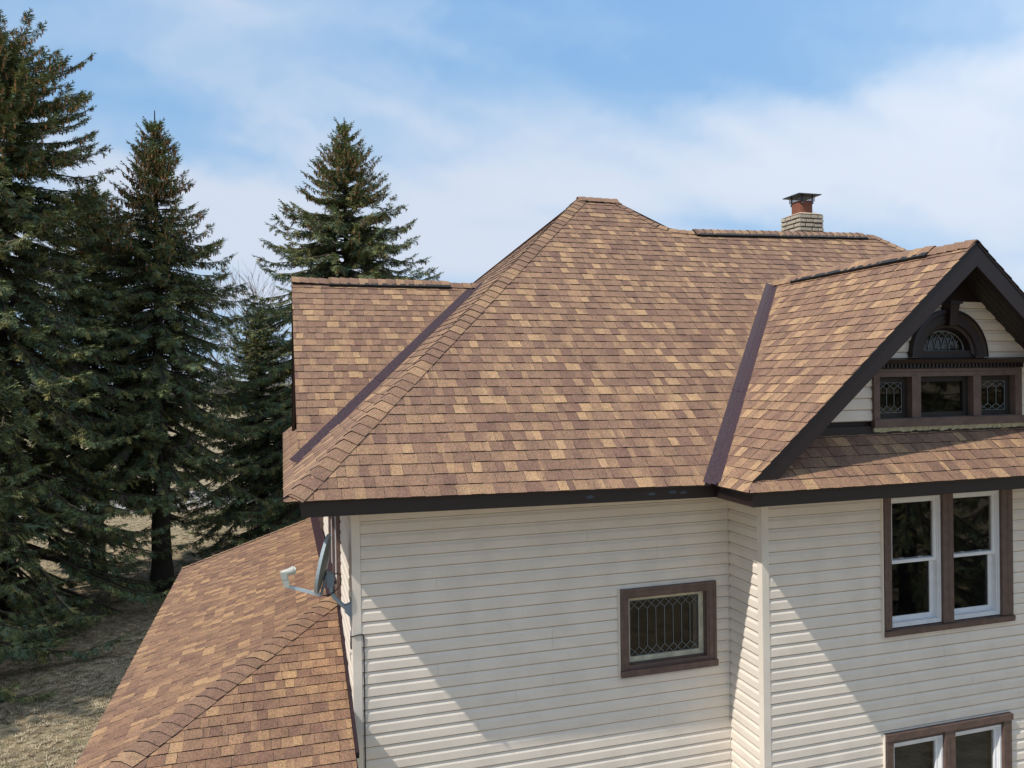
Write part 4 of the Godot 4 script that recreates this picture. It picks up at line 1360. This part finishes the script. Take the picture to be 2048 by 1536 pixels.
func bare_branch(mb: MB, rng: RandomNumberGenerator, p: Vector3, d: Vector3, l: float, r: float, depth: int) -> void:
	var q := p + d * l * 0.5 + Vector3(rng.randf_range(-1, 1), rng.randf_range(-0.3, 0.6), rng.randf_range(-1, 1)) * l * 0.05
	var e := q + (d + Vector3(rng.randf_range(-0.2, 0.2), 0.1, rng.randf_range(-0.2, 0.2))).normalized() * l * 0.5
	mb.tube([p, q, e], [r, r * 0.8, r * 0.6], 4 if depth < 3 else 6, lin(118, 108, 100))
	if depth == 0:
		return
	for i in 3:
		var nd := (d + Vector3(rng.randf_range(-0.75, 0.75), rng.randf_range(0.0, 0.45), rng.randf_range(-0.75, 0.75))).normalized()
		bare_branch(mb, rng, p.lerp(e, rng.randf_range(0.55, 1.0)), nd, l * rng.randf_range(0.55, 0.8), r * 0.55, depth - 1)

func build_plants() -> void:
	SPRIG = sprig_mesh()
	CONE = cone_mesh()
	var green := lin(92, 102, 62)
	spruce("tallest dense spruce with a broad crown at the edge of the lawn", Vector3(-8.35, 0, -17.4), 16.9, [[0, 0.2], [0.9, 1.1], [1.8, 2.1], [2.9, 2.6], [6, 3.0], [9, 3.9], [17, 4.9]], 1.3, 501, green, 0.5)
	spruce("slender cone-laden spruce whose bare trunk foot stands beside the porch roof", Vector3(-4.52, 0, -19.6), 15.45, [[0, 0.1], [1.0, 0.42], [1.7, 0.72], [2.6, 0.95], [3.4, 1.4], [4.2, 2.05], [5.0, 2.55], [6.5, 3.0], [10, 3.4], [16, 3.6]], 4.7, 502, green * 0.95, 0.9, 0.36)
	spruce("evenly conical spruce rising behind the side gable", Vector3(1.8, 0, -22.8), 16.8, [[0, 0.1], [1.0, 0.6], [1.9, 1.05], [3.1, 1.75], [4.4, 2.7], [5.8, 3.5], [9, 4.9], [17, 5.8]], 1.8, 503, green * 1.05, 0.8)
	spruce("shorter spruce filling the gap between the conical and the slender spruce", Vector3(-1.5, 0, -26.0), 10.0, [[0, 0.2], [2, 1.5], [5, 3.2], [12, 4.2]], 1.8, 504, green * 0.9, 0.2, 0.28, 0.9)
	spruce("dark spruce squeezed between the tallest and the slender spruce", Vector3(-6.9, 0, -22.0), 13.6, [[0, 0.2], [2, 1.5], [5, 2.9], [13, 4.0]], 3.2, 505, green * 0.85, 0.2, 0.28)
	spruce("spruce with low sweeping branches nearest the porch eave", Vector3(-9.3, 0, -12.4), 10.5, [[0, 0.2], [2, 1.4], [5, 2.9], [10.5, 4.6]], 1.2, 506, green * 0.95, 0.1, 0.26)
	spruce("spruce standing left of the lawn whose shade falls across the dry grass", Vector3(-14.0, 0, -9.3), 14.5, [[0, 0.2], [3, 2.0], [14, 4.4]], 1.6, 509, green, 0.1, 0.3, 0.75)
	spruce("low dense spruce out on the front lawn facing the bay windows", Vector3(16.0, 0, 10.8), 11.0, [[0, 0.2], [3, 2.0], [11, 4.4]], 0.5, 507, green, 0.1, 0.26, 0.5)
	spruce("second dense spruce on the front lawn farther from the bay windows", Vector3(22.0, 0, 13.0), 12.0, [[0, 0.2], [3, 2.0], [12, 4.8]], 0.5, 508, green, 0.1, 0.26, 0.5)
	var rng := RandomNumberGenerator.new()
	rng.seed = 61
	for i in 2:
		var b := thing("bare_tree", ["thin leafless tree behind the spruces", "second leafless tree farther behind the spruces"][i], "tree", [Vector3(-2.3, 0, -35), Vector3(-6.2, 0, -41)][i], "")
		var mb := MB.new()
		mb.tube([Vector3(0, -0.1, 0), Vector3(0.1, 3, 0), Vector3(0.0, 6, 0.1)], [0.2, 0.16, 0.11], 8, lin(110, 100, 92))
		part("trunk", mb, M.bark, b)
		mb = MB.new()
		for k in 5:
			bare_branch(mb, rng, Vector3(0, 4.0 + k * 0.5, 0), Vector3(rng.randf_range(-0.6, 0.6), 1, rng.randf_range(-0.6, 0.6)).normalized(), 3.2, 0.07, 4)
		part("crown", mb, M.twig, b)

# ---------------------------------------------------------------- ground
func structure(called: String, mb: MB, m: Material) -> void:
	var o := part(called, mb, m, self)
	o.set_meta("kind", "structure")
	taken[called] = 1

func build_ground() -> void:
	var mb := MB.new()
	var s := 900.0
	mb.quad(Vector3(-s, 0, s), Vector3(s, 0, s), Vector3(s, 0, -s), Vector3(-s, 0, -s), lin(160, 144, 118))
	structure("lawn", mb, M.turf)
	mb = MB.new()
	mb.quad(Vector3(-200, 0.012, -37.0), Vector3(200, 0.012, -37.0), Vector3(200, 0.012, -45.5), Vector3(-200, 0.012, -45.5), lin(178, 160, 146))
	structure("road_shoulder", mb, M.gravel)
	mb = MB.new()
	mb.quad(Vector3(-200, 0.024, -38.6), Vector3(200, 0.024, -38.6), Vector3(200, 0.024, -44.6), Vector3(-200, 0.024, -44.6), lin(170, 168, 164))
	structure("road", mb, M.gravel)
	# dry grass
	var rng := RandomNumberGenerator.new()
	rng.seed = 71
	var tuft := MB.new()
	for i in 7:
		var a := TAU * i / 7.0
		var d := Vector3(cos(a), 0, sin(a))
		var w := d.cross(Vector3.UP) * 0.10
		tuft.tri(d * 0.2 - w, d * 0.2 + w, d * rng.randf_range(0.7, 1.3) + Vector3(0, rng.randf_range(0.4, 1.0), 0), Color.WHITE)
	var tm := tuft.mesh(M.twig)
	var xf := []
	var cols := []
	for i in 60000:
		var z := -3.0 - 40.0 * pow(rng.randf(), 1.6)
		var x := rng.randf_range(-14, 4.0) * (0.5 + 0.5 * absf(z) / 20.0)
		if x > -2.8 and z > -9.0:
			continue
		var sc := rng.randf_range(0.05, 0.13)
		xf.append(Transform3D(Basis(Vector3.UP, rng.randf() * TAU).scaled(Vector3(sc, sc * rng.randf_range(0.4, 0.9), sc)), Vector3(x, 0, z)))
		var c := lin(186, 172, 144)
		var q := rng.randf()
		if q < 0.25:
			c = lin(134, 126, 94)
		elif q < 0.5:
			c = lin(148, 128, 104)
		cols.append(c * rng.randf_range(0.6, 1.1))
	var g := copies("dry_grass", tm, xf, cols, self)
	g.set_meta("label", "short dry straw-coloured grass covering the lawn")
	g.set_meta("category", "grass")
	g.set_meta("kind", "stuff")
	# far woodland along the horizon
	xf = []
	cols = []
	var fm := MB.new()
	for i in 12:
		var a := rng.randf() * TAU
		var r := rng.randf_range(0.05, 0.25)
		fm.tube([Vector3(0, 0, 0), Vector3(cos(a) * r * 0.4, 0.5, sin(a) * r * 0.4), Vector3(cos(a) * r, rng.randf_range(0.7, 1.0), sin(a) * r)], [0.012, 0.010, 0.004], 3, Color.WHITE)
	var fmm := fm.mesh(M.twig)
	for i in 2600:
		var x := rng.randf_range(-330, 330)
		var z := -rng.randf_range(230, 300)
		var hh := rng.randf_range(5, 10)
		xf.append(Transform3D(Basis(Vector3.UP, rng.randf() * TAU).scaled(Vector3(hh, hh, hh)), Vector3(x, 0, z)))
		cols.append(lin(112, 106, 100) * rng.randf_range(0.7, 1.2))
	var wd := copies("woodland", fmm, xf, cols, self)
	wd.set_meta("label", "far bare woodland along the horizon behind the spruces")
	wd.set_meta("category", "woodland")
	wd.set_meta("kind", "stuff")

# ---------------------------------------------------------------- sky
func sky_texture() -> ImageTexture:
	var w := 1024
	var h := 512
	var im := Image.create(w, h, false, Image.FORMAT_RGBF)
	var n1 := FastNoiseLite.new()
	n1.seed = 21
	n1.noise_type = FastNoiseLite.TYPE_SIMPLEX_SMOOTH
	n1.frequency = 0.55
	n1.fractal_octaves = 5
	n1.fractal_gain = 0.5
	n1.domain_warp_enabled = true
	n1.domain_warp_amplitude = 0.9
	n1.domain_warp_frequency = 0.35
	var n2 := FastNoiseLite.new()
	n2.seed = 33
	n2.frequency = 0.22
	n2.fractal_octaves = 3
	var top := Color(0.42, 0.615, 0.82)
	var low := Color(0.62, 0.765, 0.89)
	var to_sun := Vector3(-3.17, 4.3, 1.0).normalized()
	var cloud := Color(0.785, 0.82, 0.88)
	for y in h:
		var th := PI * (y + 0.5) / h
		var dy := cos(th)
		for x in w:
			if dy < -0.02:
				im.set_pixel(x, y, Color(0.24, 0.19, 0.14))
				continue
			var ph := TAU * ((x + 0.5) / w - 0.5)
			var dx := sin(th) * sin(ph)
			var dz := -sin(th) * cos(ph)
			var k := 1.0 / (maxf(dy, 0.0) + 0.22)
			var px := dx * k + 57.98568
			var pz := dz * k + 54.767
			var a := n1.get_noise_2d(px * 1.25 + pz * 0.5, pz * 2.1) * 0.9 + n2.get_noise_2d(px * 1.8, pz * 2.4) * 0.75
			var c := clampf(a * 0.90 + 0.59, 0.0, 1.0)
			c = c * c * (3 - 2 * c)
			var base := low.lerp(top, clampf(pow(maxf(dy, 0.0), 0.7) * 1.5, 0, 1))
			var out := base.lerp(cloud, c * 0.95).srgb_to_linear()
			var ang := acos(clampf(Vector3(dx, dy, dz).dot(to_sun), -1, 1))
			var halo := 1.9 * exp(-ang / 0.24) * (0.6 + 0.5 * c)
			im.set_pixel(x, y, out + Color(halo, halo * 0.98, halo * 0.94))
	return ImageTexture.create_from_image(im)

# ---------------------------------------------------------------- scene
func _ready() -> void:
	cam = Camera3D.new()
	cam.name = "camera"
	cam.position = P(-0.6578, 0.0828, 7.8808)
	cam.basis = Basis.from_euler(Vector3(-0.0065, -0.2891, -0.0140))
	cam.fov = rad_to_deg(2 * atan(768.0 / 1543.73))
	cam.far = 3000
	cam.set_meta("inv", Transform3D(cam.basis, cam.position).affine_inverse())
	add_child(cam)
	var env := Environment.new()
	env.background_mode = Environment.BG_SKY
	var sky := Sky.new()
	var pm := PanoramaSkyMaterial.new()
	pm.panorama = sky_texture()
	sky.sky_material = pm
	env.sky = sky
	env.background_energy_multiplier = 1.0
	env.tonemap_mode = Environment.TONE_MAPPER_LINEAR
	env.tonemap_exposure = 1.15
	env.sdfgi_enabled = true
	env.ssao_enabled = true
	env.ssil_enabled = true
	var we := WorldEnvironment.new()
	we.name = "environment"
	we.environment = env
	add_child(we)
	var sun := DirectionalLight3D.new()
	sun.name = "sun"
	sun.light_energy = 1.25
	sun.light_color = Color(1.0, 0.965, 0.92)
	sun.light_angular_distance = 0.6
	sun.shadow_enabled = true
	add_child(sun)
	sun.look_at_from_position(Vector3.ZERO, Vector3(3.17, -4.3, -1.0), Vector3.UP)
	materials()
	build_ground()
	house = thing("house", "two-storey house with beige siding, brown shingle roofs and dark trim", "house", Vector3.ZERO)
	build_walls()
	build_roofs()
	flush_shingles()
	build_windows()
	build_chimney()
	build_plants()
	build_dish()
	print("done")
